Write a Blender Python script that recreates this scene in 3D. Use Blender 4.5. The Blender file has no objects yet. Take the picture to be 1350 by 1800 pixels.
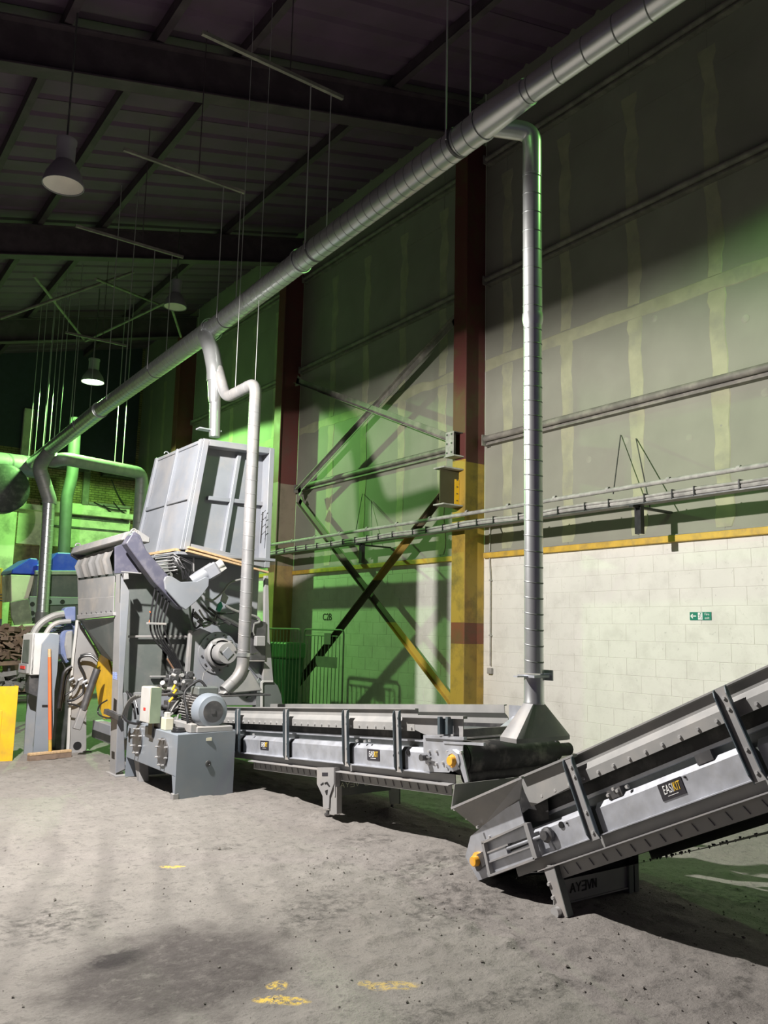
import bpy, bmesh, math, random
from mathutils import Vector as V, Matrix, noise
random.seed(7)
C = bpy.context.scene.collection
S = bpy.context.scene
PI = math.pi

# ------------------------------------------------------------------ camera
YAW, PIT, ROL, FPX = 0.622037, 0.144406, 0.0224779, 1456.54
fw = V((math.sin(YAW)*math.cos(PIT), math.cos(YAW)*math.cos(PIT), math.sin(PIT)))
r0 = V((math.cos(YAW), -math.sin(YAW), 0)); u0 = r0.cross(fw)
cr = math.cos(ROL)*r0 + math.sin(ROL)*u0
cu = -math.sin(ROL)*r0 + math.cos(ROL)*u0
CAM = V((0, 0, 1.6))
cd = bpy.data.cameras.new('camera'); cam = bpy.data.objects.new('camera', cd); C.objects.link(cam)
cam.matrix_world = Matrix(((cr.x, cu.x, -fw.x, CAM.x), (cr.y, cu.y, -fw.y, CAM.y), (cr.z, cu.z, -fw.z, CAM.z), (0, 0, 0, 1)))
cd.sensor_fit = 'HORIZONTAL'; cd.sensor_width = 36; cd.lens = 36*FPX/1350; cd.clip_end = 200
S.camera = cam

# ------------------------------------------------------------------ world, light, exposure
S.view_settings.view_transform = 'Standard'; S.view_settings.look = 'None'
S.view_settings.gamma = 1; S.view_settings.use_curve_mapping = False
S.view_settings.exposure = 0.0
w = bpy.data.worlds.new('night'); S.world = w; w.use_nodes = True
w.node_tree.nodes['Background'].inputs[0].default_value = (0.52, 0.42, 0.72, 1)
w.node_tree.nodes['Background'].inputs[1].default_value = 0.08

def spot(name, loc, aim, power, col, half, blend=0.25, rad=0.15):
    l = bpy.data.lights.new(name, 'SPOT'); l.energy = power; l.color = col
    l.spot_size = 2*math.radians(half); l.spot_blend = blend; l.shadow_soft_size = rad
    o = bpy.data.objects.new(name, l); C.objects.link(o); o.location = loc
    o.rotation_euler = V(aim).to_track_quat('-Z', 'Y').to_euler()
    return o
WHITE = (1.0, 0.95, 0.90); GREEN = (0.38, 1.0, 0.25)
spot('white_floodlight', (0.95, 6.88, 4.74), (0.30, 0.10, -1.0), 3000, WHITE, 88, 0.22, 0.06)
spot('green_high_bay_far', (5.54, 20, 7.24), (0, 0, -1), 2300, GREEN, 82, 0.06, 0.09)
spot('green_high_bay_right', (7.3, 2.4, 7.3), (0.0, 0.0, -1), 240, GREEN, 82, 0.2, 0.14)

# ------------------------------------------------------------------ helpers
def at(px, py, ax, val):
    d = (px-675)*cr + (900-py)*cu + FPX*fw
    t = (val-CAM[ax])/d[ax]
    return CAM + d*t
def AX(px, py, x): return at(px, py, 0, x)
def AY(px, py, y): return at(px, py, 1, y)
def AZ(px, py, z=0.0): return at(px, py, 2, z)

class G:
    """collects shapes, then links them as ONE mesh object"""
    def __init__(s, M=None): s.v = []; s.f = []; s.sm = []; s.M = M
    def add(s, vs, fs, smooth=False):
        n = len(s.v)
        for p in vs: s.v.append((s.M @ V(p)) if s.M else V(p))
        for f in fs: s.f.append(tuple(i+n for i in f)); s.sm.append(smooth)
        return s
    def box(s, a, b):
        x0, y0, z0 = [min(a[i], b[i]) for i in range(3)]; x1, y1, z1 = [max(a[i], b[i]) for i in range(3)]
        return s.add([(x0,y0,z0),(x1,y0,z0),(x1,y1,z0),(x0,y1,z0),(x0,y0,z1),(x1,y0,z1),(x1,y1,z1),(x0,y1,z1)],
              [(0,3,2,1),(4,5,6,7),(0,1,5,4),(1,2,6,5),(2,3,7,6),(3,0,4,7)])
    def bar(s, p, q, wd, h, up=(0,0,1)):
        p = V(p); q = V(q); d = (q-p).normalized(); up = V(up)
        if abs(d.dot(up)) > .98: up = V((1,0,0))
        a = d.cross(up).normalized(); b = a.cross(d).normalized()
        vs = [e + a*wd/2*i + b*h/2*j for e in (p, q) for i, j in ((-1,-1),(1,-1),(1,1),(-1,1))]
        return s.add(vs, [(3,2,1,0),(4,5,6,7),(0,1,5,4),(1,2,6,5),(2,3,7,6),(3,0,4,7)])
    def prism(s, pts, ext):
        pts = [V(p) for p in pts]; e = V(ext); n = len(pts)
        nrm = V((0,0,0))
        for i in range(n): nrm += pts[i].cross(pts[(i+1)%n])
        if nrm.dot(e) > 0: pts = pts[::-1]
        return s.add(pts + [p+e for p in pts], [tuple(range(n)), tuple(range(2*n-1, n-1, -1))] +
              [((i+1)%n, i, n+i, n+(i+1)%n) for i in range(n)])
    def quad(s, a, b, c, d): return s.add([a,b,c,d], [(0,1,2,3)])
    def cone(s, p, q, r1, r2, n=16, caps=True):
        p = V(p); q = V(q); d = (q-p).normalized(); up = V((0,0,1)) if abs(d.z) < .9 else V((1,0,0))
        a = d.cross(up).normalized(); b = d.cross(a)
        vs = []
        for e, r in ((p, r1), (q, r2)):
            for i in range(n):
                t = 2*PI*i/n; vs.append(e + a*r*math.cos(t) + b*r*math.sin(t))
        s.add(vs, [(i, (i+1)%n, n+(i+1)%n, n+i) for i in range(n)], True)
        if caps: s.add(vs, [tuple(range(n))[::-1], tuple(range(n, 2*n))])
        return s
    def cyl(s, p, q, r, n=16): return s.cone(p, q, r, r, n)
    def ring(s, p, d, r, wd, h, n=24, tilt=0.0):
        d = V(d).normalized(); up = V((0,0,1)) if abs(d.z) < .9 else V((1,0,0))
        a = d.cross(up).normalized(); b = d.cross(a); vs = []
        for off, rr in ((-wd/2, r), (0, r+h), (wd/2, r)):
            for i in range(n):
                t = 2*PI*i/n; vs.append(V(p) + d*(off + tilt*math.cos(t)) + a*rr*math.cos(t) + b*rr*math.sin(t))
        return s.add(vs, [(k*n+i, k*n+(i+1)%n, (k+1)*n+(i+1)%n, (k+1)*n+i) for k in range(2) for i in range(n)], True)
    def tube(s, path, r, n=12, caps=True):
        P = [V(p) for p in path]; rs = r if isinstance(r, (list, tuple)) else [r]*len(P)
        prev = None; rings = []
        for i, p in enumerate(P):
            if i == 0: t = P[1]-P[0]
            elif i == len(P)-1: t = P[-1]-P[-2]
            else: t = (P[i+1]-P[i]).normalized() + (P[i]-P[i-1]).normalized()
            t.normalize()
            if prev is None: a = t.cross(V((0,0,1)) if abs(t.z) < .9 else V((1,0,0))).normalized()
            else: a = (prev - t*prev.dot(t)).normalized()
            prev = a; b = t.cross(a)
            k = 1.0
            if 0 < i < len(P)-1:
                c = (P[i+1]-P[i]).normalized().dot((P[i]-P[i-1]).normalized()); k = 1/math.sqrt(max(.3, (1+c)/2))
            rings.append([p + (a*math.cos(2*PI*j/n) + b*math.sin(2*PI*j/n))*rs[i] for j in range(n)])
        vs = [v for rg in rings for v in rg]
        s.add(vs, [(k*n+j, k*n+(j+1)%n, (k+1)*n+(j+1)%n, (k+1)*n+j) for k in range(len(P)-1) for j in range(n)], True)
        if caps: s.add(rings[0]+rings[-1], [tuple(range(n))[::-1], tuple(range(n, 2*n))])
        return s
    def lathe(s, p, d, prof, n=24):
        p = V(p); d = V(d).normalized(); a = d.cross(V((0,0,1)) if abs(d.z) < .9 else V((1,0,0))).normalized(); b = d.cross(a)
        vs = [p + d*h + (a*math.cos(2*PI*j/n) + b*math.sin(2*PI*j/n))*r for r, h in prof for j in range(n)]
        return s.add(vs, [(k*n+j, k*n+(j+1)%n, (k+1)*n+(j+1)%n, (k+1)*n+j) for k in range(len(prof)-1) for j in range(n)], True)
    def px(s, x, pts, t):      # polygon read off on the vertical plane x, with thickness t
        return s.prism([AX(a, b, x) for a, b in pts], (t, 0, 0))
    def py(s, y, pts, t):
        return s.prism([AY(a, b, y) for a, b in pts], (0, t, 0))
    def bolt(s, p, d, r=.009, h=.008): 
        d = V(d).normalized(); return s.cone(V(p)-d*.004, V(p)+d*h, r, r*.85, 6)
    def build(s, name, mat, parent=None, bevel=0, kind=None):
        org = V((0,0,0))
        if parent is not None:
            q = parent
            while q is not None: org = org + q.location; q = q.parent
        m = bpy.data.meshes.new(name); m.from_pydata([tuple(p-org) for p in s.v], [], s.f)
        m.materials.append(mat); m.polygons.foreach_set('use_smooth', s.sm); m.update()
        bm = bmesh.new(); bm.from_mesh(m); bmesh.ops.recalc_face_normals(bm, faces=bm.faces) if bevel >= 0 else None
        bm.to_mesh(m); bm.free()
        if any(s.sm):
            try: m.set_sharp_from_angle(angle=math.radians(42))
            except Exception: pass
        o = bpy.data.objects.new(name, m); C.objects.link(o); o.parent = parent
        if bevel > 0:
            b = o.modifiers.new('bevel', 'BEVEL'); b.width = bevel; b.segments = 1; b.limit_method = 'ANGLE'
        if kind: o['kind'] = kind
        return o
def thing(name, label, cat, loc, group=None):
    o = bpy.data.objects.new(name, None); C.objects.link(o); o.location = V(loc); o.empty_display_size = .1
    o['label'] = label; o['category'] = cat
    if group: o['group'] = group
    return o
def tag(o, label, cat, group=None):
    o['label'] = label; o['category'] = cat
    if group: o['group'] = group
    return o
def struct(o): o['kind'] = 'structure'; return o
def fillet(path, r, n=5):
    P = [V(p) for p in path]; out = [P[0]]
    for i in range(1, len(P)-1):
        a = (P[i-1]-P[i]); b = (P[i+1]-P[i]); k = min(r, a.length*.49, b.length*.49)
        p0 = P[i] + a.normalized()*k; p1 = P[i] + b.normalized()*k
        for j in range(n+1):
            t = j/n; out.append(p0*(1-t)**2 + P[i]*2*t*(1-t) + p1*t*t)
    out.append(P[-1]); return out
def sag(p, q, d, n=8, side=(0,0,0)):
    p = V(p); q = V(q)
    return [p.lerp(q, i/n) + V((0,0,-d*4*(i/n)*(1-i/n))) + V(side)*4*(i/n)*(1-i/n) for i in range(n+1)]
def lettering(name, txt, size, mat, M, parent, ext=.0015, sx=1.0, shear=0.0, space=1.0, mirror=False, fit=None):
    cu_ = bpy.data.curves.new(name, 'FONT'); cu_.body = txt; cu_.size = size; cu_.extrude = ext; cu_.align_x = 'CENTER'; cu_.align_y = 'CENTER'
    cu_.shear = shear; cu_.space_character = space; cu_.resolution_u = 3
    o = bpy.data.objects.new(name, cu_); C.objects.link(o)
    dg = bpy.context.evaluated_depsgraph_get(); m = bpy.data.meshes.new_from_object(o.evaluated_get(dg))
    bpy.data.objects.remove(o); m.name = name; m.materials.clear(); m.materials.append(mat)
    if fit: xs = [v.co.x for v in m.vertices]; sx = fit/(max(xs)-min(xs))
    m.transform(Matrix.Diagonal(((-sx if mirror else sx), 1, 1, 1)))
    if mirror: m.flip_normals()
    m.transform(M)
    org = V((0,0,0)); q = parent
    while q is not None: org = org + q.location; q = q.parent
    m.transform(Matrix.Translation(-org))
    o = bpy.data.objects.new(name, m); C.objects.link(o); o.parent = parent
    return o
def frame(o, xa, ya):     # matrix with origin o, text right = xa, text up = ya
    xa = V(xa).normalized(); ya = V(ya).normalized(); za = xa.cross(ya)
    return Matrix(((xa.x,ya.x,za.x,o[0]),(xa.y,ya.y,za.y,o[1]),(xa.z,ya.z,za.z,o[2]),(0,0,0,1)))

# ------------------------------------------------------------------ materials
def mat(name, col, rough=.6, metal=0.0, var=.12, scale=6.0, dirt=None, dirt_amt=.35, dirt_scale=2.5, bump=.0, bscale=40, rvar=.1, emit=None, stretch=(1,1,1)):
    m = bpy.data.materials.new(name); m.use_nodes = True; nt = m.node_tree; N = nt.nodes; L = nt.links
    b = N['Principled BSDF']; b.inputs['Roughness'].default_value = rough; b.inputs['Metallic'].default_value = metal
    tc = N.new('ShaderNodeNewGeometry'); mp = N.new('ShaderNodeMapping'); mp.inputs['Scale'].default_value = stretch
    L.new(tc.outputs['Position'], mp.inputs['Vector'])
    n1 = N.new('ShaderNodeTexNoise'); n1.inputs['Scale'].default_value = scale; n1.inputs['Detail'].default_value = 5
    L.new(mp.outputs[0], n1.inputs['Vector'])
    r = N.new('ShaderNodeValToRGB'); e = r.color_ramp.elements
    e[0].position = .3; e[1].position = .7
    e[0].color = tuple(c*(1-var) for c in col) + (1,); e[1].color = tuple(min(1, c*(1+var)) for c in col) + (1,)
    L.new(n1.outputs['Fac'], r.inputs[0]); out = r.outputs[0]
    if dirt:
        n2 = N.new('ShaderNodeTexNoise'); n2.inputs['Scale'].default_value = dirt_scale; n2.inputs['Detail'].default_value = 8; n2.inputs['Roughness'].default_value = .65
        L.new(mp.outputs[0], n2.inputs['Vector'])
        q = N.new('ShaderNodeValToRGB'); q.color_ramp.elements[0].position = .48; q.color_ramp.elements[1].position = .68
        q.color_ramp.elements[0].color = (0,0,0,1); q.color_ramp.elements[1].color = (dirt_amt,)*3 + (1,)
        L.new(n2.outputs['Fac'], q.inputs[0])
        mx = N.new('ShaderNodeMix'); mx.data_type = 'RGBA'; mx.inputs[7].default_value = tuple(dirt) + (1,)
        L.new(q.outputs[0], mx.inputs[0]); L.new(out, mx.inputs[6]); out = mx.outputs[2]
    L.new(out, b.inputs['Base Color'])
    if rvar:
        mr = N.new('ShaderNodeMapRange'); mr.inputs[3].default_value = max(0.05, rough-rvar); mr.inputs[4].default_value = min(1, rough+rvar)
        L.new(n1.outputs['Fac'], mr.inputs[0]); L.new(mr.outputs[0], b.inputs['Roughness'])
    if bump:
        n3 = N.new('ShaderNodeTexNoise'); n3.inputs['Scale'].default_value = bscale; n3.inputs['Detail'].default_value = 6
        L.new(tc.outputs['Position'], n3.inputs['Vector'])
        bp = N.new('ShaderNodeBump'); bp.inputs['Strength'].default_value = bump; bp.inputs['Distance'].default_value = .01
        L.new(n3.outputs['Fac'], bp.inputs['Height']); L.new(bp.outputs[0], b.inputs['Normal'])
    if emit:
        b.inputs['Emission Color'].default_value = tuple(emit[:3]) + (1,); b.inputs['Emission Strength'].default_value = emit[3]
    m['out'] = 1
    return m
DUST = (.36, .33, .30)
M_ = dict(
 galv=mat('galvanised_steel', (.50,.52,.57), .42, .55, .16, 9, (.42,.42,.42), .4, 14, bump=.03),
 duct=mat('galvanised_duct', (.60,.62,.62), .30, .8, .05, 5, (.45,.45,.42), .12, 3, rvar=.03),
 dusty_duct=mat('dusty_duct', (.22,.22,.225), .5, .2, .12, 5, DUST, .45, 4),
 grey=mat('machine_grey_paint', (.23,.245,.275), .45, .0, .08, 3, DUST, .4, 2.2, bump=.02),
 lgrey=mat('dusty_light_grey_paint', (.28,.278,.28), .55, .0, .08, 4, (.45,.40,.35), .5, 3, bump=.03),
 dgrey=mat('dark_green_grey_paint', (.115,.13,.125), .5, .0, .1, 3, DUST, .25, 2),
 tank=mat('tank_blue_grey_paint', (.22,.25,.29), .4, .0, .06, 3, DUST, .22, 2.5),
 post=mat('post_green_grey_paint', (.10,.13,.15), .35, .3, .1, 4, DUST, .15, 6),
 skirt=mat('skirt_grey_paint', (.30,.30,.295), .45, .1, .1, 5, DUST, .35, 5),
 blue=mat('dark_navy_paint', (.10,.10,.14), .4, .0, .15, 6, DUST, .25, 6),
 hoodblue=mat('blue_paint', (.03,.07,.65), .4, .0, .1, 3, DUST, .15, 3),
 mblue=mat('motor_blue_paint', (.16,.20,.36), .45, .0, .1, 8, DUST, .35, 8),
 rubber=mat('black_rubber', (.018,.018,.02), .55, 0, .2, 10, (.16,.15,.14), .35, 7),
 belt=mat('dusty_conveyor_belt', (.03,.03,.032), .6, 0, .3, 12, (.30,.28,.25), .5, 6, bump=.05),
 hose=mat('black_hose', (.02,.02,.022), .35, 0, .2, 20),
 ghose=mat('grey_hose', (.22,.22,.21), .5, 0, .1, 20),
 yellow=mat('yellow_paint', (.80,.48,.02), .5, 0, .1, 5, (.25,.18,.08), .35, 6),
 yelcap=mat('yellow_plastic_cap', (.85,.42,.03), .4, 0, .08, 20, DUST, .3, 20),
 trimyel=mat('yellow_ledge_paint', (.66,.42,.06), .6, 0, .12, 8, (.2,.16,.10), .5, 6),
 orange=mat('orange_paint', (.80,.17,.05), .5),
 wood=mat('raw_timber', (.52,.36,.20), .7, 0, .2, 12, (.3,.25,.2), .3, 5, stretch=(6,1,6)),
 dwood=mat('brown_timber', (.22,.16,.12), .8, 0, .2, 12),
 steel=mat('dark_steel', (.12,.12,.125), .45, .6, .15, 10, DUST, .3, 5),
 bolt=mat('zinc_bolt', (.60,.60,.60), .35, .6, .05),
 white=mat('white_cabinet_paint', (.56,.555,.54), .45, 0, .04, 5, (.4,.38,.34), .3, 6),
 cream=mat('cream_plastic', (.66,.63,.48), .5, 0, .05, 5),
 boxgreen=mat('grey_green_box_side', (.56,.58,.52), .5, 0, .05, 5),
 screen=mat('grey_screen', (.13,.15,.13), .2),
 black=mat('black_print', (.012,.012,.013), .5, 0, 0),
 sticker=mat('dark_sticker', (.03,.028,.035), .4, 0, .1),
 wprint=mat('white_print', (.85,.85,.85), .5, 0, 0),
 yprint=mat('yellow_print', (.85,.55,.05), .5, 0, 0),
 redprint=mat('red_print', (.6,.05,.04), .5, 0, 0),
 blueprint=mat('blue_print', (.20,.28,.60), .5, 0, 0),
 cutlight=mat('light_through_cut', (.80,.85,.65), .5, 0, 0),  # pale colour stands in for light showing through the cut letters
 signgreen=mat('sign_green', (.01,.22,.14), .4, 0, 0),
 brace=mat('dusty_steelwork', (.20,.185,.165), .65, 0, .2, 5, (.36,.34,.28), .5, 5),
 tray=mat('dusty_cable_tray', (.36,.35,.33), .7, 0, .2, 10, (.5,.48,.45), .5, 10, bump=.1),
 roof=mat('roof_sheet', (.13,.075,.14), .75, 0, .15, 2, (.10,.08,.08), .5, 1.5),
 roofsteel=mat('roof_steel', (.07,.048,.065), .7, 0, .2, 3, (.11,.09,.10), .5, 3),
 lampbody=mat('lamp_aluminium', (.30,.28,.32), .5, .3, .08),
 lampin=mat('lamp_reflector', (.9,.85,.8), .5, .0, .06),
 lampon=mat('lit_lamp', (.8,1,.8), .4, emit=(.70,1.0,.62,9)),
 bin=mat('green_bin_plastic', (.05,.14,.08), .5, 0, .1),
 scrap=mat('rusty_scrap', (.14,.10,.07), .8, 0, .3, 8, (.25,.17,.1), .5, 5, bump=.2),
 wallback=None, panel=None)

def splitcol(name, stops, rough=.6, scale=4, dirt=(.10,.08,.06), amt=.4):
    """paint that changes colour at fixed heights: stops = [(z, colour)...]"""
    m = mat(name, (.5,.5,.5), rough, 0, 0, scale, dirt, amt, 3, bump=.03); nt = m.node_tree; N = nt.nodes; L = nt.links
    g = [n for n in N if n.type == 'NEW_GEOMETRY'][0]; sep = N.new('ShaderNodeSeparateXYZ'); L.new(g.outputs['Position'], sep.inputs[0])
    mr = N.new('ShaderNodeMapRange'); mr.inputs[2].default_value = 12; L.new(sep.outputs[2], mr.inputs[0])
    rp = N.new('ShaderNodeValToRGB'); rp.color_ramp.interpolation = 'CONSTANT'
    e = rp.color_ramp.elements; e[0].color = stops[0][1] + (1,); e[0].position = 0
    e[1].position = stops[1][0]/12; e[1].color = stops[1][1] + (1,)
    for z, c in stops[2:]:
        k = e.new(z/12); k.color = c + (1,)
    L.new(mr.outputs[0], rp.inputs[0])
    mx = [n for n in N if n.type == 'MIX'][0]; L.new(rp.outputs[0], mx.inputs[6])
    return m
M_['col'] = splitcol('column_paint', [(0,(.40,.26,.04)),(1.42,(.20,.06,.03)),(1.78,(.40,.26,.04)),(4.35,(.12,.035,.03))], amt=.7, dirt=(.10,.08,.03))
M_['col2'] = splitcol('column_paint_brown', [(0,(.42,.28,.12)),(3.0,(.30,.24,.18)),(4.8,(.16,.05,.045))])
M_['seam'] = mat('duct_seam', (.20,.21,.21), .5, .4, .05)
# block wall paint, plasterboard
M_['block'] = mat('white_block_paint', (.77,.755,.70), .65, 0, .04, 2.0, (.52,.50,.45), .38, 3.2, bump=.18, bscale=30)
nt_ = M_['block'].node_tree; N_b = nt_.nodes; b_ = N_b['Principled BSDF']; src_ = b_.inputs['Base Color'].links[0].from_socket
n_ = N_b.new('ShaderNodeTexNoise'); n_.inputs['Scale'].default_value = 17; n_.inputs['Detail'].default_value = 9; n_.inputs['Roughness'].default_value = .8
g_b = [q for q in N_b if q.type == 'NEW_GEOMETRY'][0]; nt_.links.new(g_b.outputs['Position'], n_.inputs['Vector'])
r_b = N_b.new('ShaderNodeValToRGB'); r_b.color_ramp.elements[0].position = .60; r_b.color_ramp.elements[1].position = .70; r_b.color_ramp.elements[0].color = (0,0,0,1); r_b.color_ramp.elements[1].color = (.65,.65,.65,1)
nt_.links.new(n_.outputs['Fac'], r_b.inputs[0]); x_b = N_b.new('ShaderNodeMix'); x_b.data_type = 'RGBA'; x_b.inputs[7].default_value = (.22,.21,.19,1)
nt_.links.new(r_b.outputs[0], x_b.inputs[0]); nt_.links.new(src_, x_b.inputs[6]); nt_.links.new(x_b.outputs[2], b_.inputs['Base Color'])
M_['mortar'] = mat('painted_mortar', (.72,.71,.66), .8, 0, .05, 8, bump=.2)
M_['board'] = mat('dusty_plasterboard', (.30,.30,.245), .8, 0, .10, 1.2, (.27,.26,.22), .5, .8, bump=.05)
M_['tape'] = mat('joint_compound', (.40,.40,.27), .85, 0, .12, 4, (.30,.30,.24), .75, 2.2, bump=.06)
M_['backwall'] = mat('pale_render', (.80,.78,.60), .85, 0, .15, 1.5, (.13,.13,.10), .7, 1.2, bump=.1)

# ------------------------------------------------------------------ floor
def bumps(x, y):
    z = 0.0
    for cx, cy, rx, ry, h in MOUNDS:
        d = ((x-cx)/rx)**2 + ((y-cy)/ry)**2
        if d < 9: z += h*math.exp(-d*1.2)
    a = noise.fractal(V((x*1.1, y*1.1, 3)), 1.0, 2.0, 4)*.010
    b = noise.fractal(V((x*7, y*7, 9)), 1.0, 2.0, 4)
    rough_zone = max(0, 1-abs((x-(3.2+.1*math.sin(y*3)))/1.1)) if y < 5.6 else .25
    z += a + max(0, b-.12)*.035*(.35+.9*rough_zone) + b*.003
    return z
MOUNDS = [(3.95,6.27,.16,.22,.05), (3.9,4.35,.30,.35,.07), (4.2,5.0,.4,.5,.05), (3.95,3.42,.20,.25,.04), (3.3,7.5,.35,.3,.015),
          (4.6,6.6,.4,.6,.03), (4.55,6.15,.13,.14,.05), (4.4,3.6,.5,.5,.03), (3.5,5.3,.5,.5,.02), (4.0,7.2,.35,.5,.03), (2.2,2.2,.5,.35,-.015)]
def make_floor():
    def span(a, b, st): 
        n = max(1, round((b-a)/st)); return [a+(b-a)*i/n for i in range(n)]
    xs = span(-14,-1,1.6)+span(-1,.3,.12)+span(.3,5.6,.028)+span(5.6,9.4,.14)+[9.4]
    ys = span(-6,1.2,.5)+span(1.2,6.6,.028)+span(6.6,11.5,.06)+span(11.5,27.4,.6)+[27.4]
    vs = [(x, y, bumps(x, y) if (-.5 < x < 9.0 and 1 < y < 13) else 0.0) for y in ys for x in xs]
    nx = len(xs)
    fs = [(j*nx+i, j*nx+i+1, (j+1)*nx+i+1, (j+1)*nx+i) for j in range(len(ys)-1) for i in range(nx-1)]
    g = G(); g.add(vs, fs, True)
    return g.build('floor', floor_mat(), bevel=-1)
def floor_mat():
    m = bpy.data.materials.new('dusty_concrete'); m.use_nodes = True; nt = m.node_tree; N = nt.nodes; L = nt.links
    b = N['Principled BSDF']; b.inputs['Roughness'].default_value = .9
    geo = N.new('ShaderNodeNewGeometry')
    def nz(scale, detail=6, rough=.6, sc=(1,1,1), off=(0,0,0), rot=0):
        mp = N.new('ShaderNodeMapping'); mp.inputs['Scale'].default_value = sc; mp.inputs['Location'].default_value = off; mp.inputs['Rotation'].default_value = (0,0,rot)
        L.new(geo.outputs['Position'], mp.inputs['Vector'])
        n = N.new('ShaderNodeTexNoise'); n.inputs['Scale'].default_value = scale; n.inputs['Detail'].default_value = detail; n.inputs['Roughness'].default_value = rough
        L.new(mp.outputs[0], n.inputs['Vector']); return n.outputs['Fac']
    def ramp(f, stops):
        r = N.new('ShaderNodeValToRGB'); e = r.color_ramp.elements
        e[0].position, e[0].color = stops[0][0], tuple(stops[0][1])+(1,); e[1].position, e[1].color = stops[-1][0], tuple(stops[-1][1])+(1,)
        for p, c in stops[1:-1]: k = e.new(p); k.color = tuple(c)+(1,)
        L.new(f, r.inputs[0]); return r.outputs[0]
    def mix(fac, a, bb):
        x = N.new('ShaderNodeMix'); x.data_type = 'RGBA'
        L.new(fac, x.inputs[0])
        if isinstance(a, tuple): x.inputs[6].default_value = a+(1,)
        else: L.new(a, x.inputs[6])
        if isinstance(bb, tuple): x.inputs[7].default_value = bb+(1,)
        else: L.new(bb, x.inputs[7])
        return x.outputs[2]
    def mth(op, a, bb=None, c=None):
        x = N.new('ShaderNodeMath'); x.operation = op
        for i, q in enumerate((a, bb, c)):
            if q is None: continue
            if isinstance(q, (int, float)): x.inputs[i].default_value = q
            else: L.new(q, x.inputs[i])
        return x.outputs[0]
    sep = N.new('ShaderNodeSeparateXYZ'); L.new(geo.outputs['Position'], sep.inputs[0]); X, Y = sep.outputs[0], sep.outputs[1]
    def ell(cx, cy, rx, ry, warp=None, amt=.6, lo=.8, hi=1.3, rot=0.0):
        ca, sa = math.cos(rot), math.sin(rot)
        dx = mth('SUBTRACT', X, cx); dy = mth('SUBTRACT', Y, cy)
        u = mth('DIVIDE', mth('ADD', mth('MULTIPLY', dx, ca), mth('MULTIPLY', dy, sa)), rx)
        v = mth('DIVIDE', mth('ADD', mth('MULTIPLY', dx, -sa), mth('MULTIPLY', dy, ca)), ry)
        d = mth('SQRT', mth('ADD', mth('MULTIPLY', u, u), mth('MULTIPLY', v, v)))
        if warp is not None: d = mth('ADD', d, mth('MULTIPLY', mth('SUBTRACT', warp, .5), amt))
        mr = N.new('ShaderNodeMapRange'); mr.inputs[1].default_value = lo; mr.inputs[2].default_value = hi; mr.inputs[3].default_value = 1; mr.inputs[4].default_value = 0
        L.new(d, mr.inputs[0]); return mr.outputs[0]
    big = nz(.9, 5); mid = nz(5, 7, .65); fine = nz(45, 6, .7); n3 = nz(14, 8, .75)
    col = ramp(big, [(.3,(.215,.197,.180)),(.5,(.25,.232,.214)),(.72,(.28,.262,.243))])
    col = mix(ramp(mid, [(.40,(0,0,0)),(.60,(.7,.7,.7))]), col, (.205,.191,.177))
    col = mix(ramp(n3, [(.53,(0,0,0)),(.62,(.7,.7,.7))]), col, (.125,.117,.109))
    col = mix(ramp(fine, [(.56,(0,0,0)),(.68,(.6,.6,.6))]), col, (.115,.107,.10))
    col = mix(ramp(nz(60,4,.8,(1,1,1),(5,5,5)), [(.68,(0,0,0)),(.76,(.6,.6,.6))]), col, (.36,.34,.31))
    # tyre tracks curving away to the left
    ca, sa = math.cos(-.38), math.sin(-.38)
    uu = mth('ADD', mth('MULTIPLY', X, ca), mth('MULTIPLY', Y, sa))
    wv = N.new('ShaderNodeTexWave'); wv.inputs['Scale'].default_value = .8; wv.inputs['Distortion'].default_value = 6; wv.inputs['Detail'].default_value = 3; wv.inputs['Detail Scale'].default_value = .6
    mp = N.new('ShaderNodeMapping'); mp.inputs['Rotation'].default_value = (0,0,.35); L.new(geo.outputs['Position'], mp.inputs['Vector']); L.new(mp.outputs[0], wv.inputs['Vector'])
    tz = mth('MULTIPLY', ell(1.6,5.2,1.5,2.6, mid, .6, .5, 1.2), ramp_v(N, L, wv.outputs['Fac'], .62, .95))
    col = mix(mth('MULTIPLY', tz, .28), col, (.09,.083,.078))
    # oily dark patch and the spill across it
    p1 = mth('MULTIPLY', ell(*PATCH1, mth('ADD', mth('MULTIPLY', mid, .5), mth('MULTIPLY', n3, .5)), 2.6, .70, 1.20, 0.5), ramp_v(N, L, n3, .12, .50)); p2 = ell(*PATCH2, n3, 2.2, .6, 1.1, .4)
    col = mix(mth('MULTIPLY', p1, .85), col, (.055,.046,.045))
    col = mix(mth('MULTIPLY', p2, .9), col, (.022,.017,.018))
    # crumbly dark trail from the conveyor foot
    for cx, cy, rx, ry, rot in TRAILS:
        t = mth('MULTIPLY', ell(cx, cy, rx, ry, mid, 1.0, .5, 1.2, rot), ramp_v(N, L, n3, .42, .6))
        col = mix(mth('MULTIPLY', t, .75), col, (.06,.055,.05))
    # sprayed yellow marks
    chip = ramp_v(N, L, nz(26, 5, .8), .44, .54)
    for cx, cy, rx, ry, rot, am in YMARKS:
        t = mth('MULTIPLY', ell(cx, cy, rx, ry, n3, .5, .75, 1.05, rot), chip)
        col = mix(mth('MULTIPLY', t, am), col, (.72,.50,.07))
    L.new(col, b.inputs['Base Color'])
    h = mth('ADD', mth('MULTIPLY', mid, .5), mth('ADD', mth('MULTIPLY', n3, .5), mth('MULTIPLY', fine, .25)))
    bp = N.new('ShaderNodeBump'); bp.inputs['Strength'].default_value = 1.0; bp.inputs['Distance'].default_value = .022
    L.new(h, bp.inputs['Height']); L.new(bp.outputs[0], b.inputs['Normal'])
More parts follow.
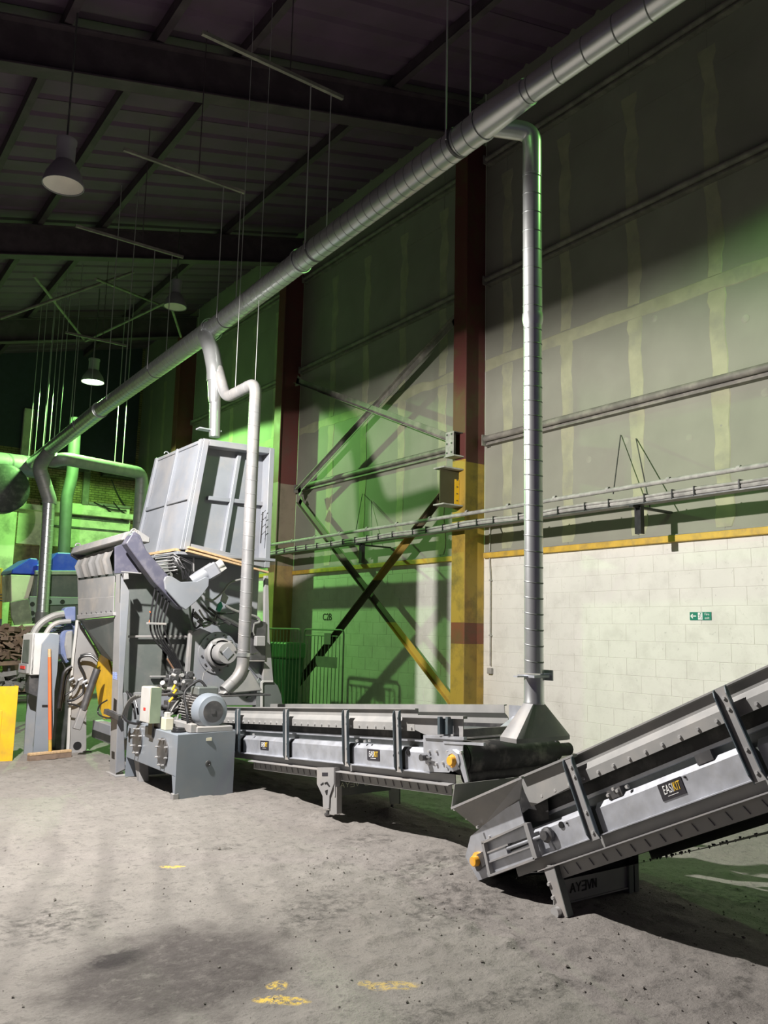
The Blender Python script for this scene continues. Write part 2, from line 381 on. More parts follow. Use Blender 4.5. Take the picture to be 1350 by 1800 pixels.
    return m
def ramp_v(N, L, f, lo, hi):
    mr = N.new('ShaderNodeMapRange'); mr.inputs[1].default_value = lo; mr.inputs[2].default_value = hi
    L.new(f, mr.inputs[0]); return mr.outputs[0]
def gz(px, py): p = AZ(px, py); return p.x, p.y
PATCH1 = (*gz(310,1705), .62, .52); PATCH2 = (*gz(205,1688), .16, .10)
TRAILS = [(*gz(760,1530), .45, .30, .2), (*gz(650,1480), .30, .2, .2), (*gz(560,1600), .5, .25, .6), (*gz(90,1620), .4, .3, .6), (*gz(860,1760), .75, .10, -.15), (*gz(800,1590), .5, .35, .4), (*gz(400,1490), .14, .1, 0), (*gz(1290,1745), .4, .06, .3), (*gz(1280,1575), .6, .28, -.9)]
YMARKS = [(*gz(495,1757), .13, .045, -.62, .85), (*gz(487,1733), .05, .05, 0, .8), (*gz(690,1733), .13, .06, -.5, .5), (*gz(305,1523), .10, .035, -.6, .9), (*gz(640,1728), .04, .03, 0, .4)]
struct(make_floor())

# loose clods and crumbs lying on the dust
def clods():
    g = G()
    for i in range(1300):
        if i < 700:
            x = random.gauss(3.35, .55); y = random.uniform(1.6, 5.2)
        else:
            x = random.uniform(.6, 5.2); y = random.uniform(1.3, 7.0)
        if i % 9 == 0: x, y = 4.7+random.gauss(0,.35), 3.0+random.gauss(0,.45)
        r = .0025 + .007*random.random()**4 + (.009 if random.random() < .012 else 0)
        z = bumps(x, y) + r*.4; a = random.random()*6
        vs = [V((x,y,z)) + V((math.cos(a+k*PI/2)*r*random.uniform(.7,1.3), math.sin(a+k*PI/2)*r*random.uniform(.7,1.3), random.uniform(-.3,.3)*r)) for k in range(4)]
        vs += [V((x,y,z+r*random.uniform(.6,.9))), V((x,y,z-r*.7))]
        g.add(vs, [(0,1,4),(1,2,4),(2,3,4),(3,0,4),(1,0,5),(2,1,5),(3,2,5),(0,3,5)])
    o = g.build('dirt_crumbs', mat('dirt_crumb', (.17,.155,.14), .95, 0, .4, 30), kind='stuff')
    tag(o, 'loose dark dirt crumbs scattered over the dusty floor', 'dirt')
clods()

# ================================================================== right wall
W = 9.1; COLY = (9.90, 16.1, 22.3); YB = 26.8
H_LEDGE = 2.90; CR = .2225
g = G(); g.box((W+.0055, -3, -.3), (W+.30, YB+.2, 11.6))
wall = struct(g.build('wall_right', M_['mortar']))
def block_mesh(l, h):     # one blockwork face with a chamfered edge, at x = 0 looking to -x
    g = G(); c = .0035
    vs = [(.03,0,0),(.03,l,0),(.03,l,h),(.03,0,h),(c*.6,0,0),(c*.6,l,0),(c*.6,l,h),(c*.6,0,h),(0,c,c),(0,l-c,c),(0,l-c,h-c),(0,c,h-c)]
    g.add(vs, [(0,1,5,4),(1,2,6,5),(2,3,7,6),(3,0,4,7),(4,5,9,8),(5,6,10,9),(6,7,11,10),(7,4,8,11),(8,9,10,11)])
    m = bpy.data.meshes.new('block'); m.from_pydata([tuple(v) for v in g.v], [], g.f); m.materials.append(M_['block'])
    bm = bmesh.new(); bm.from_mesh(m); bmesh.ops.recalc_face_normals(bm, faces=bm.faces); bm.to_mesh(m); bm.free(); return m
BW = .45; bm_full = block_mesh(BW-.003, CR-.003)
rest = G(); nblk = 0
for row in range(13):
    z0 = row*CR + .003
    k = -1
    while True:
        y0 = 3.3 + k*BW + (BW/2 if row % 2 else 0) + (.07 if row % 3 == 0 else 0); k += 1
        if y0 > YB-.45: break
        if y0 < 2.2: continue
        inset = random.uniform(0, .0012)
        near = (3.2 < y0 < 12.9 and row >= 3) 
        if near and nblk < 296:
            o = bpy.data.objects.new('block', bm_full); C.objects.link(o); o.parent = wall; o.location = (W+inset, y0, z0); nblk += 1
        else:
            rest.add([(v[0]+W+inset, v[1]+y0, v[2]+z0) for v in [tuple(q.co) for q in bm_full.vertices]], [tuple(p.vertices) for p in bm_full.polygons])
o = rest.build('block', M_['block'], wall, kind='stuff')
# yellow ledge on top of the blockwork, one length per bay
for a, b in ((1.5, COLY[0]-.05), (COLY[0]+.1, COLY[1]-.05), (COLY[1]+.1, COLY[2]-.05)):
    g = G(); g.box((W-.06, a, H_LEDGE-.085), (W+.02, b, H_LEDGE)); g.build('ledge', M_['trimyel'], wall, bevel=.006)
    g = G(); g.box((W-.05, a, H_LEDGE+.0005), (W+.02, b, H_LEDGE+.012)); g.build('ledge_dust', M_['skirt'], wall, bevel=.004)
# plasterboard sheets with filled, taped joints
ZR = [H_LEDGE+.01, 6.05, 9.0, 11.6]
def sheets(y0, y1, step):
    ys = []; y = y0
    while y < y1-.3: ys.append(y); y += step
    ys.append(y1)
    return ys
TAPE = M_['tape']
for (a, b, joints) in ((-1.0, COLY[0]-.02, [-.2, 1.0, 2.2, 3.3, 4.4, 5.64, 6.88, 8.11, 9.36]), (COLY[0]+.02, COLY[1]-.02, [11.0, 12.2, 13.45, 14.7]), (COLY[1]+.02, COLY[2]-.02, [17.3,18.5,19.7,20.9]), (COLY[2]+.02, YB, [23.5,24.7,25.9])):
    ys = [a] + joints + [b]
    for zi in range(3):
        for i in range(len(ys)-1):
            g = G(); g.box((W+random.uniform(-.002,.003), ys[i]+.002, ZR[zi]+.002), (W+.03, ys[i+1]-.002, ZR[zi+1]-.002))
            g.build('plasterboard', M_['board'], wall)
    def strip(p, q, horiz, wd):
        n = 26; vs = []; 
        for i in range(n+1):
            t = i/n; s = p + (q-p)*t
            e1 = wd/2*(1+.7*noise.noise(V((s*2.3, p, q)))+.35*noise.noise(V((s*9, p, q)))); e2 = wd/2*(1+.7*noise.noise(V((s*2.1, q, 7)))+.35*noise.noise(V((s*8, q, 3))))
            vs.append((s, -e1, e2))
        return vs
    for yj in joints:
        for z0_, z1_ in ((H_LEDGE+.05, 5.95), (6.15, 9.3)):
            pts = strip(z0_, z1_, False, .20)
            g = G(); xf = W-.004
            L1 = [(xf, yj+p[1], p[0]) for p in pts]; L2 = [(xf, yj+p[2], p[0]) for p in pts]
            B1 = [(W+.003, p[1]-.012, p[2]) for p in L1]; B2 = [(W+.003, p[1]+.012, p[2]) for p in L2]; n = len(pts)
            g.add(L1+L2+B1+B2, [(i,i+1,n+i+1,n+i) for i in range(n-1)] + [(2*n+i,2*n+i+1,i+1,i) for i in range(n-1)] + [(n+i,n+i+1,3*n+i+1,3*n+i) for i in range(n-1)])
            g.build('joint_tape', TAPE, wall)
    pts = strip(a, b, True, .17); g = G(); xf = W-.005; n = len(pts)
    L1 = [(xf, p[0], 6.05+p[1]) for p in pts]; L2 = [(xf, p[0], 6.05+p[2]) for p in pts]
    B1 = [(W+.003, p[1], p[2]-.012) for p in L1]; B2 = [(W+.003, p[1], p[2]+.012) for p in L2]
    g.add(L1+L2+B1+B2, [(i,i+1,n+i+1,n+i) for i in range(n-1)] + [(2*n+i,2*n+i+1,i+1,i) for i in range(n-1)] + [(n+i,n+i+1,3*n+i+1,3*n+i) for i in range(n-1)])
    g.build('joint_tape', TAPE, wall)
FILL = mat('dusty_filler', (.34,.34,.275), .85)
# filled screw patches
for (a, b) in ((1100,775),(1212,770),(1180,690),(1268,748),(1035,808),(1150,560),(1345,690),(1310,560)):
    p = AX(a, b, W); g = G(); g.lathe((W-.003, p.y, p.z), (-1,0,0), [(.055,-.004),(.045,0),(.0,.0015)], 9); g.build('filler_patch', FILL, wall)
# painted bay number
lettering('bay_number', 'C2B', .20, M_['black'], frame(AX(575,1085,W-.003), (0,-1,0), (0,0,1)), wall)

# ------------------------------------------------------------------ back wall
g = G(); g.box((-14, YB, -.2), (W+.3, YB+.3, 12)); 
def brickmat():
    m = mat('old_brickwork', (.34,.29,.15), .9, 0, .2, 2, (.12,.10,.06), .6, 1.5); nt = m.node_tree; N = nt.nodes; L = nt.links
    g_ = [n for n in N if n.type == 'NEW_GEOMETRY'][0]; mp = N.new('ShaderNodeMapping'); mp.inputs['Rotation'].default_value = (PI/2,0,0); L.new(g_.outputs['Position'], mp.inputs[0])
    bt = N.new('ShaderNodeTexBrick'); bt.inputs['Scale'].default_value = 1; bt.inputs['Brick Width'].default_value = .225; bt.inputs['Row Height'].default_value = .075; bt.inputs['Mortar Size'].default_value = .012
    L.new(mp.outputs[0], bt.inputs['Vector'])
    mx = N.new('ShaderNodeMix'); mx.data_type = 'RGBA'; mx.blend_type = 'MULTIPLY'; mx.inputs[0].default_value = .8
    bt.inputs[1].default_value = (1,.95,.9,1); bt.inputs[2].default_value = (.7,.6,.5,1); bt.inputs[3].default_value = (.25,.25,.22,1)
    b = N['Principled BSDF']; src = b.inputs['Base Color'].links[0].from_socket; L.new(src, mx.inputs[6]); L.new(bt.outputs[0], mx.inputs[7]); L.new(mx.outputs[2], b.inputs['Base Color'])
    bp = N.new('ShaderNodeBump'); bp.inputs['Distance'].default_value = .02; L.new(bt.outputs['Fac'], bp.inputs['Height']); bp.invert = True; L.new(bp.outputs[0], b.inputs['Normal'])
    return m
wb = struct(g.build('wall_back', brickmat()))
def bp_(x0, x1, z0, z1, d, m, name, bev=.01):
    g = G(); g.box((x0, YB-d, z0), (x1, YB+.02, z1)); return g.build(name, m, wb, bevel=bev)
for i, (x0, x1) in enumerate(((2.6,4.1),(4.1,5.48),(5.52,7.0),(7.02,8.95))):
    bp_(x0, x1, 4.02 if i > 1 else 1.0, 5.05, .05+.02*(i % 2), M_['backwall'], 'render_panel')
bp_(-2, 9.0, 6.95, 11.9, .03, mat('unlit_upper_wall', (.05,.055,.075), .8), 'upper_wall_shade')  # dark sheet added to paint the unlit wall above the lamp's cutoff
bp_(5.6, 8.9, 1.0, 3.3, .03, M_['backwall'], 'render_panel')
bp_(5.3, 8.95, 3.42, 3.98, .02, M_['scrap'], 'brick_recess')
bp_(4.4, 9.0, 5.05, 5.22, .34, M_['backwall'], 'bond_beam'); bp_(7.0, 8.9, 4.93, 5.05, .10, M_['steel'], 'steel_channel')
bp_(6.2, 8.9, 5.22, 5.42, .10, M_['backwall'], 'concrete_lintel')
bp_(5.42, 5.70, 5.0, 8.2, .16, M_['backwall'], 'pier'); bp_(7.35, 7.55, 5.4, 6.9, .14, M_['brace'], 'pier')
bp_(7.55, 8.9, 5.42, 5.50, .18, M_['brace'], 'angle_iron'); bp_(7.9, 8.95, 6.38, 6.50, .3, M_['steel'], 'steel_channel'); bp_(5.8, 7.5, 6.45, 6.55, .16, M_['steel'], 'steel_channel')
bp_(6.2, 8.9, 4.62, 4.68, .12, M_['steel'], 'angle_iron')
g = G()
for a, b in (((8.7,5.5),(8.2,6.3)),((8.0,5.45),(8.8,5.0)),((8.3,5.6),(8.85,5.2)),((7.7,5.5),(8.75,5.35))): g.tube(sag((a[0],YB-.2,a[1]),(b[0],YB-.2,b[1]),.08), .02, 6)
g.build('loose_cable', M_['hose'], wb, kind='stuff')

# ------------------------------------------------------------------ columns, rails, bracing on the right wall
XF = 8.55
def column(y, m, lab, split=True):
    t = thing('steel_column', lab, 'column', (W-.28, y, 0), None)
    g = G(); g.box((XF, y-.155, -.05), (XF+.022, y+.155, 10.0)); g.build('front_flange', m, t, bevel=.004)
    g = G(); g.box((XF+.022, y-.010, -.05), (W-.004, y+.010, 10.0)); g.build('web', m, t)
    return t
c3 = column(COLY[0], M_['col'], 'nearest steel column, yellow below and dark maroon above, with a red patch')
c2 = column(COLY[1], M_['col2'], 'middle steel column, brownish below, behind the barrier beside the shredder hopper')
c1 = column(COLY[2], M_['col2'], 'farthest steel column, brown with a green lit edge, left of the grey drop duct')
def rail(z, y0, y1, lab, h=.14, d=.16):
    t = thing('wall_rail', lab, 'rail', (W-.08, y0, z), 'steel rails across the right wall')
    g = G(); g.tube([(W-d*.62, y0, z+h*.18), (W-d*.62, y1, z+h*.18)], h*.34, 10); g.build('top_roll', M_['brace'], t)
    g = G(); g.box((W-d*.55, y0, z-h*.5), (W-.008, y1, z-h*.32)); g.box((W-d*.42, y0, z-h*.4), (W-d*.30, y1, z+h*.1)); g.build('lower_flange', M_['brace'], t)
    g = G(); g.box((W-d, y0-.012, z-h*.62), (W-.008, y0+.012, z+h*.62)) if False else g.box((W-d*.95, y1-.02, z-h*.6), (W-.01, y1, z+h*.6)); g.build('end_cleat', M_['brace'], t)
bays = ((1.0, COLY[0]-.14, 'right of the near column'), (COLY[0]+.16, COLY[1]-.16, 'between the near and middle columns'), (COLY[1]+.16, COLY[2]-.16, 'between the middle and far columns'))
for z, nm in ((4.72, 'lowest'), (7.45, 'middle'), (9.62, 'top')):
    for a, b, wh in bays:
        rail(z, a, b, f'{nm} long steel wall rail {wh}', .15 if z < 5 else .13, .20 if a < 2 else .16)
def brace(pts, x, lab, m, wd=.10, th=.05, name='wall_brace'):
    a, b = AX(*pts[0], x), AX(*pts[1], x)
    t = thing(name, lab, 'brace', a.lerp(b, .5))
    g = G(); d = (b-a).normalized(); n_ = d.cross(V((1,0,0))).normalized()
    g.prism([a-n_*wd/2, b-n_*wd/2, b+n_*wd/2, a+n_*wd/2], (.012, 0, 0)); g.build('face_leg', m, t)
    g = G(); g.prism([a-n_*wd/2, b-n_*wd/2, b-n_*(wd/2-.012), a-n_*(wd/2-.012)], (-.06, 0, 0)); g.build('outstanding_leg', m, t)
    for e in (a, b):
        g = G(); k = (b-a).normalized()*(.12 if e is a else -.12); g.prism([e-n_*.12, e+k-n_*.09, e+k+n_*.09, e+n_*.12], (.02,0,0)); g.build('gusset_plate', m, t)
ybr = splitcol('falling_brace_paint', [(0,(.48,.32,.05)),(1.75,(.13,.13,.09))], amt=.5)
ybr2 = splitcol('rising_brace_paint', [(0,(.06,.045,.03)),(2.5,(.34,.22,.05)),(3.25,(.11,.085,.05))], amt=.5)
brace(((521,669),(797,772)), 8.66, 'dusty diagonal brace falling from the middle column to the box bracket', M_['brace'], .13)
brace(((803,560),(524,864)), 8.72, 'dark diagonal brace rising towards the near column, upper tier', M_['brace'], .12)
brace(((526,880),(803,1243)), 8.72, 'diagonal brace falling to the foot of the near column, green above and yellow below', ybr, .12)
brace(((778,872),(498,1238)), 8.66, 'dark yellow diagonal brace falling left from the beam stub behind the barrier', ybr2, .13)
# box bracket and beam stub on the near column
t = thing('box_bracket', 'bolted grey steel box bracket on the near column above the beam stub', 'bracket', (8.3, 9.9, 4.9))
yb = COLY[0]-.10; xb = AY(797,780,yb).x; zt, zb_ = AY(797,757,yb).z, AY(797,799,yb).z; ya = AX(783,778,xb).y
g = G(); g.box((xb, yb, zb_), (xb+.014, ya, zt)); g.build('end_plate', M_['tray'], t, bevel=.003)
g = G(); g.box((xb+.014, ya-.02, zb_), (XF-.004, ya, zt)); g.build('back_plate', M_['steel'], t)
g = G(); g.box((xb-.01, yb-.03, zb_-.02), (XF-.004, ya+.02, zb_)); g.build('lower_shelf_plate', M_['tray'], t)
g = G(); g.box((xb+.014, yb, zt-.014), (XF-.004, ya, zt)); g.build('upper_plate', M_['steel'], t)
g = G(); g.box((XF-.14, yb+.04, zb_), (XF-.12, ya-.02, zt-.02)); g.build('inner_stiffener', M_['steel'], t)
g = G()
for i in range(2):
    for j in range(3): g.bolt((xb-.001, yb+(ya-yb)*(.22+.56*i), zb_+(zt-zb_)*(.12+.38*j)), (-1,0,0), .018, .012)
g.build('bolt_heads', M_['steel'], t, kind='stuff')
t = thing('beam_stub', 'short olive steel beam stub with wide flanges on the near column', 'beam', (8.3, 9.9, 4.2))
mst = mat('olive_steel_paint', (.055,.05,.022), .6, 0, .15, 5, (.08,.07,.05), .5, 4)
yw = COLY[0]; xs0 = AY(773,850,yw).x; zt, zb_ = AY(773,823,yw).z, AY(773,885,yw).z
g = G(); g.box((xs0, yw-.008, zb_), (XF-.004, yw+.008, zt)); g.build('web', mst, t)
g = G(); g.box((xs0-.02, yw-.12, zt), (XF-.004, yw+.14, zt+.024)); g.build('top_flange', M_['tray'], t, bevel=.004)
g = G(); g.box((xs0-.02, yw-.12, zb_-.024), (XF-.004, yw+.14, zb_)); g.build('bottom_flange', M_['tray'], t, bevel=.004)
g = G(); g.box((XF-.09, yw-.022, zb_+.02), (XF-.005, yw-.008, zt-.14)); g.build('bolted_angle', M_['yellow'], t)
g = G()
for j in range(4): g.bolt((XF-.05, yw-.022, zb_+.08+.11*j), (0,-1,0), .012, .01)
g.build('angle_bolt', M_['steel'], t, kind='stuff')

# ------------------------------------------------------------------ cable tray, conduit and hangers
XT = 8.40
t = thing('conduit_pipe', 'long dusty conduit pipe running above the wrapped cable tray', 'pipe', (XT, 10, 3.5))
za = AX(1350,812,XT-.02).z; zb2 = AX(490,957,XT-.02).z
g = G(); g.tube([(XT-.02, 1.5, za), (XT-.02, 9.0, (za+zb2)/2-.01), (XT-.02, 22, zb2)], .030, 10); g.build('pipe', M_['tray'], t)
g = G()
for i in range(16): g.ring((XT-.02, 3.2+i*.9, za+(zb2-za)*(1.7+i*.9)/20), (0,1,0), .031, .05, .007, 10)
g.build('pipe_coupling', M_['tray'], t, kind='stuff')
t = thing('cable_tray', 'dusty cable tray full of tied cables under the conduit pipe', 'cable tray', (XT, 10, 3.3))
z1 = AX(1350,843,XT).z; z2 = AX(490,972,XT).z
zt_ = lambda y: z1 + (z2-z1)*(y-1.5)/20
g = G(); P = [(XT, 1.5+i*.5, zt_(1.5+i*.5)+.008*math.sin(i*1.7)) for i in range(42)]
for k, (dx, dz, r) in enumerate(((-.03,-.02,.028),(.03,-.03,.03),(0,.02,.026),(-.05,.02,.018),(.05,.02,.022))):
    g.tube([(p[0]+dx, p[1], p[2]+dz+.006*math.sin(j*1.3+k*2)) for j, p in enumerate(P)], r, 8)
g.build('cable_bundle', M_['tray'], t, kind='stuff')
g = G(); 
g.box((XT-.07, 1.5, -.0), (XT+.07, 1.5, 0)) if False else None
g.prism([(XT-.075, 1.5, zt_(1.5)-.07), (XT+.075, 1.5, zt_(1.5)-.07), (XT+.075, 1.5, zt_(1.5)-.055), (XT-.075, 1.5, zt_(1.5)-.055)], (0, 20, z2-z1)); g.build('tray_base', M_['steel'], t)
g = G()
for i in range(46):
    y = 2.5+i*.42+random.uniform(-.1,.1); z = zt_(y); g.box((XT-.075, y-.008, z-.062), (XT+.07, y+.008, z+.052))
g.build('cable_tie', M_['hose'], t, kind='stuff')
for (a, b, c_, d_, e_, f_, lab) in ((1091,765,1078,868,1120,880,'pair of hanger rods and black bracket holding the cable tray right of the near duct'), (637,868,625,936,634,948,'pair of hanger rods and black bracket holding the cable tray between the columns')):
    p = AX(a,b,W-.02); q = AX(c_,d_,XT); r_ = AX(e_, f_, XT+.02)
    t = thing('tray_hanger', lab, 'hanger', q)
    g = G(); g.tube([p, q], .008, 6); g.build('hanger_rod', M_['steel'], t)
    p2 = AX(a+27,b+6,W-.02) if a > 1000 else AX(652,880,W-.02); g = G(); g.tube([p2, (XT+.08, AX(c_+57 if a > 1000 else 648, d_, XT).y, zt_(q.y)-.1)], .008, 6); g.build('hanger_rod', M_['steel'], t)
    g = G(); yb_ = r_.y; g.box((XT+.02, yb_-.045, zt_(yb_)-.42), (XT+.035, yb_+.045, zt_(yb_)-.06)); g.box((XT+.035, yb_-.045, zt_(yb_)-.42), (XT+.09, yb_-.03, zt_(yb_)-.06)); g.box((XT+.035, yb_+.03, zt_(yb_)-.42), (XT+.09, yb_+.045, zt_(yb_)-.06)); g.box((XT-.1, yb_-.03, zt_(yb_)-.10), (W-.01, yb_+.03, zt_(yb_)-.075)); g.build('channel_bracket', M_['hose'], t)
# down conduit with switch box right of the near column
t = thing('down_conduit', 'thin grey conduit dropping down the white wall to a socket box', 'pipe', AX(863,1180,W-.03))
g = G(); ye_ = AX(862,1060,W-.03).y
g.tube(fillet([AX(847,918,XT+.05), AX(860,912,8.8), (W-.03, ye_+.02, AX(862,930,W-.03).z), (W-.03, ye_+.02, AX(860,990,W-.03).z), (W-.03, ye_, AX(863,1010,W-.03).z), (W-.03, ye_, AX(863,1170,W-.03).z)], .06), .011, 8); g.build('pipe', M_['tray'], t)
g = G(); zc = AX(863,1180,W-.03).z; g.box((W-.06, ye_-.045, zc-.04), (W-.004, ye_+.045, zc+.05)); g.build('socket_box', M_['tray'], t, bevel=.006)
g = G(); 
for k in (1020,1117): g.box((W-.045, ye_-.02, AX(863,k,W-.03).z-.012), (W-.004, ye_+.02, AX(863,k,W-.03).z+.012))
g.build('saddle_clip', M_['tray'], t)
# fire exit sign
pa = AX(1212,1076.5,W-.012); pb = AX(1250,1089.5,W-.012); cy = (pa.y+pb.y)/2; cz = (pa.z+pb.z)/2; sw = abs(pa.y-pb.y); sh = .098
t = thing('fire_exit_sign', 'small green and white fire exit sign with arrow on the white wall', 'sign', (W-.01, cy, cz))
g = G(); g.box((W-.008, cy-sw/2, cz-sh/2), (W-.002, cy+sw/2, cz+sh/2)); g.build('sign_board', M_['signgreen'], t)
xs_ = W-.0095
def sp(u, v_): return (xs_, cy - u*sw, cz + v_*sh)     # u to the right in the picture
g = G()
g.prism([sp(-.47,0), sp(-.38,.30), sp(-.335,.25), sp(-.385,.07), sp(-.20,.07), sp(-.20,-.07), sp(-.385,-.07), sp(-.335,-.25), sp(-.38,-.30)], (.0015,0,0)); g.build('arrow', M_['wprint'], t)
g = G(); g.box((xs_, cy+.11*sw, cz-.44*sh), (xs_+.0015, cy-.10*sw, cz+.44*sh)); g.build('door_pictogram', M_['wprint'], t)
g = G(); xs2 = xs_-.001
def sq(u, v_): return (xs2, cy - u*sw, cz + v_*sh)
g.lathe(sq(.02,.30), (-1,0,0), [(.008,0),(.006,.001),(0,.001)], 8)
for a, b in (((.0,.2),(-.02,-.05)),((-.02,-.05),(.05,-.12)),((.05,-.12),(.04,-.35)),((-.02,-.05),(-.06,-.22)),((-.06,-.22),(-.09,-.2)),((.0,.18),(-.07,.08)),((.0,.18),(.07,.08))): g.bar(sq(*a), sq(*b), .0012, .010, (1,0,0))
g.build('running_figure', M_['signgreen'], t)
lettering('sign_text', 'Fire', .042, M_['wprint'], frame(V(sp(.31,.22)), (0,-1,0), (0,0,1)), t, .0008)
lettering('sign_text', 'exit', .042, M_['wprint'], frame(V(sp(.31,-.24)), (0,-1,0), (0,0,1)), t, .0008)

# ------------------------------------------------------------------ roof: sheets, purlins, rafters
SL = .262
zr = lambda x: 7.72 + SL*x           # underside of the rafters
ceil = bpy.data.objects.new('ceiling', None)
g = G(); g.prism([(-9, -4, zr(-9)+.97), (W+.4, -4, zr(W+.4)+.97), (W+.4, -4, zr(W+.4)+1.05), (-9, -4, zr(-9)+1.05)], (0, YB+4.4, 0))
ceil = struct(g.build('ceiling', M_['roof']))
nrib = 0
y = 1.0
while y < YB-.4:       # trapezoid sheets, one metre wide, ribs run up the slope
    g = G()
    prof = [(0,.0),(.36,.0),(.41,.055),(.45,.055),(.50,.0),(.86,.0),(.91,.055),(.95,.055),(1.0,.0)]
    for x0_, x1_ in ((-8, W+.1),):
        vs = []
        for x in (x0_, x1_):
            for a, h in prof: vs.append((x, y+a*.995, zr(x)+.86+h+.004*(int(y) % 2)))
        n = len(prof); g.add(vs, [(i, i+1, n+i+1, n+i) for i in range(n-1)])
    g.build('roof_sheet', M_['roof'], ceil); y += 1.0
for i, x in enumerate([-4.0,-2.7,-1.5,-.3,.9,2.1,3.25,4.45,7.1]):
    g = G(); z = zr(x)+.86
    g.box((x-.03, -2, z-.20), (x+.03, YB, z-.01)); g.box((x-.03, -2, z-.205), (x+.07, YB, z-.19)); 
    g.build('purlin', M_['roofsteel'], ceil)
for k, (yc, lab) in enumerate(((3.7,None),(9.95,'near'),(16.2,'middle'),(22.4,'far'))):
    if lab is None: continue
    t = thing('roof_rafter', f'{lab} dark steel rafter spanning the roof', 'beam', (4, yc, zr(4)))
    def slab(y0, y1, h0, h1, nm, m):
        g = G(); g.prism([(-8, y0, zr(-8)+h0), (W-.02, y0, zr(W)+h0), (W-.02, y0, zr(W)+h1), (-8, y0, zr(-8)+h1)], (0, y1-y0, 0)); g.build(nm, m, t)
    slab(yc-.12, yc+.12, 0, .022, 'bottom_flange', M_['roofsteel']); slab(yc-.008, yc+.008, .022, .60, 'web', M_['roofsteel']); slab(yc-.12, yc+.12, .60, .622, 'top_flange', M_['roofsteel'])
# wind bracing tubes between the middle and far rafters
BR = [((60,485,16.4),(148,597,22.2)), ((0,560,17),(235,478,17)), ((168,490,16.4),(292,540,21)), ((150,600,22),(300,528,18)), ((303,545,17.5),(318,592,20)), ((505,75,9.0),(508,112,9.0))]
labs = ['thin roof brace tube slanting down at far left', 'roof brace tube rising to the right at far left', 'roof brace tube running towards the second dark lamp', 'roof brace tube rising below the second dark lamp', 'short pale drop tube below the second dark lamp']
for (p, q), lb in zip(BR[:5], labs):
    a = AY(p[0],p[1],p[2]); b = AY(q[0],q[1],q[2])
    g = G(); g.tube([a, b], .03, 8); tag(g.build('roof_brace', M_['brace']), lb, 'brace')

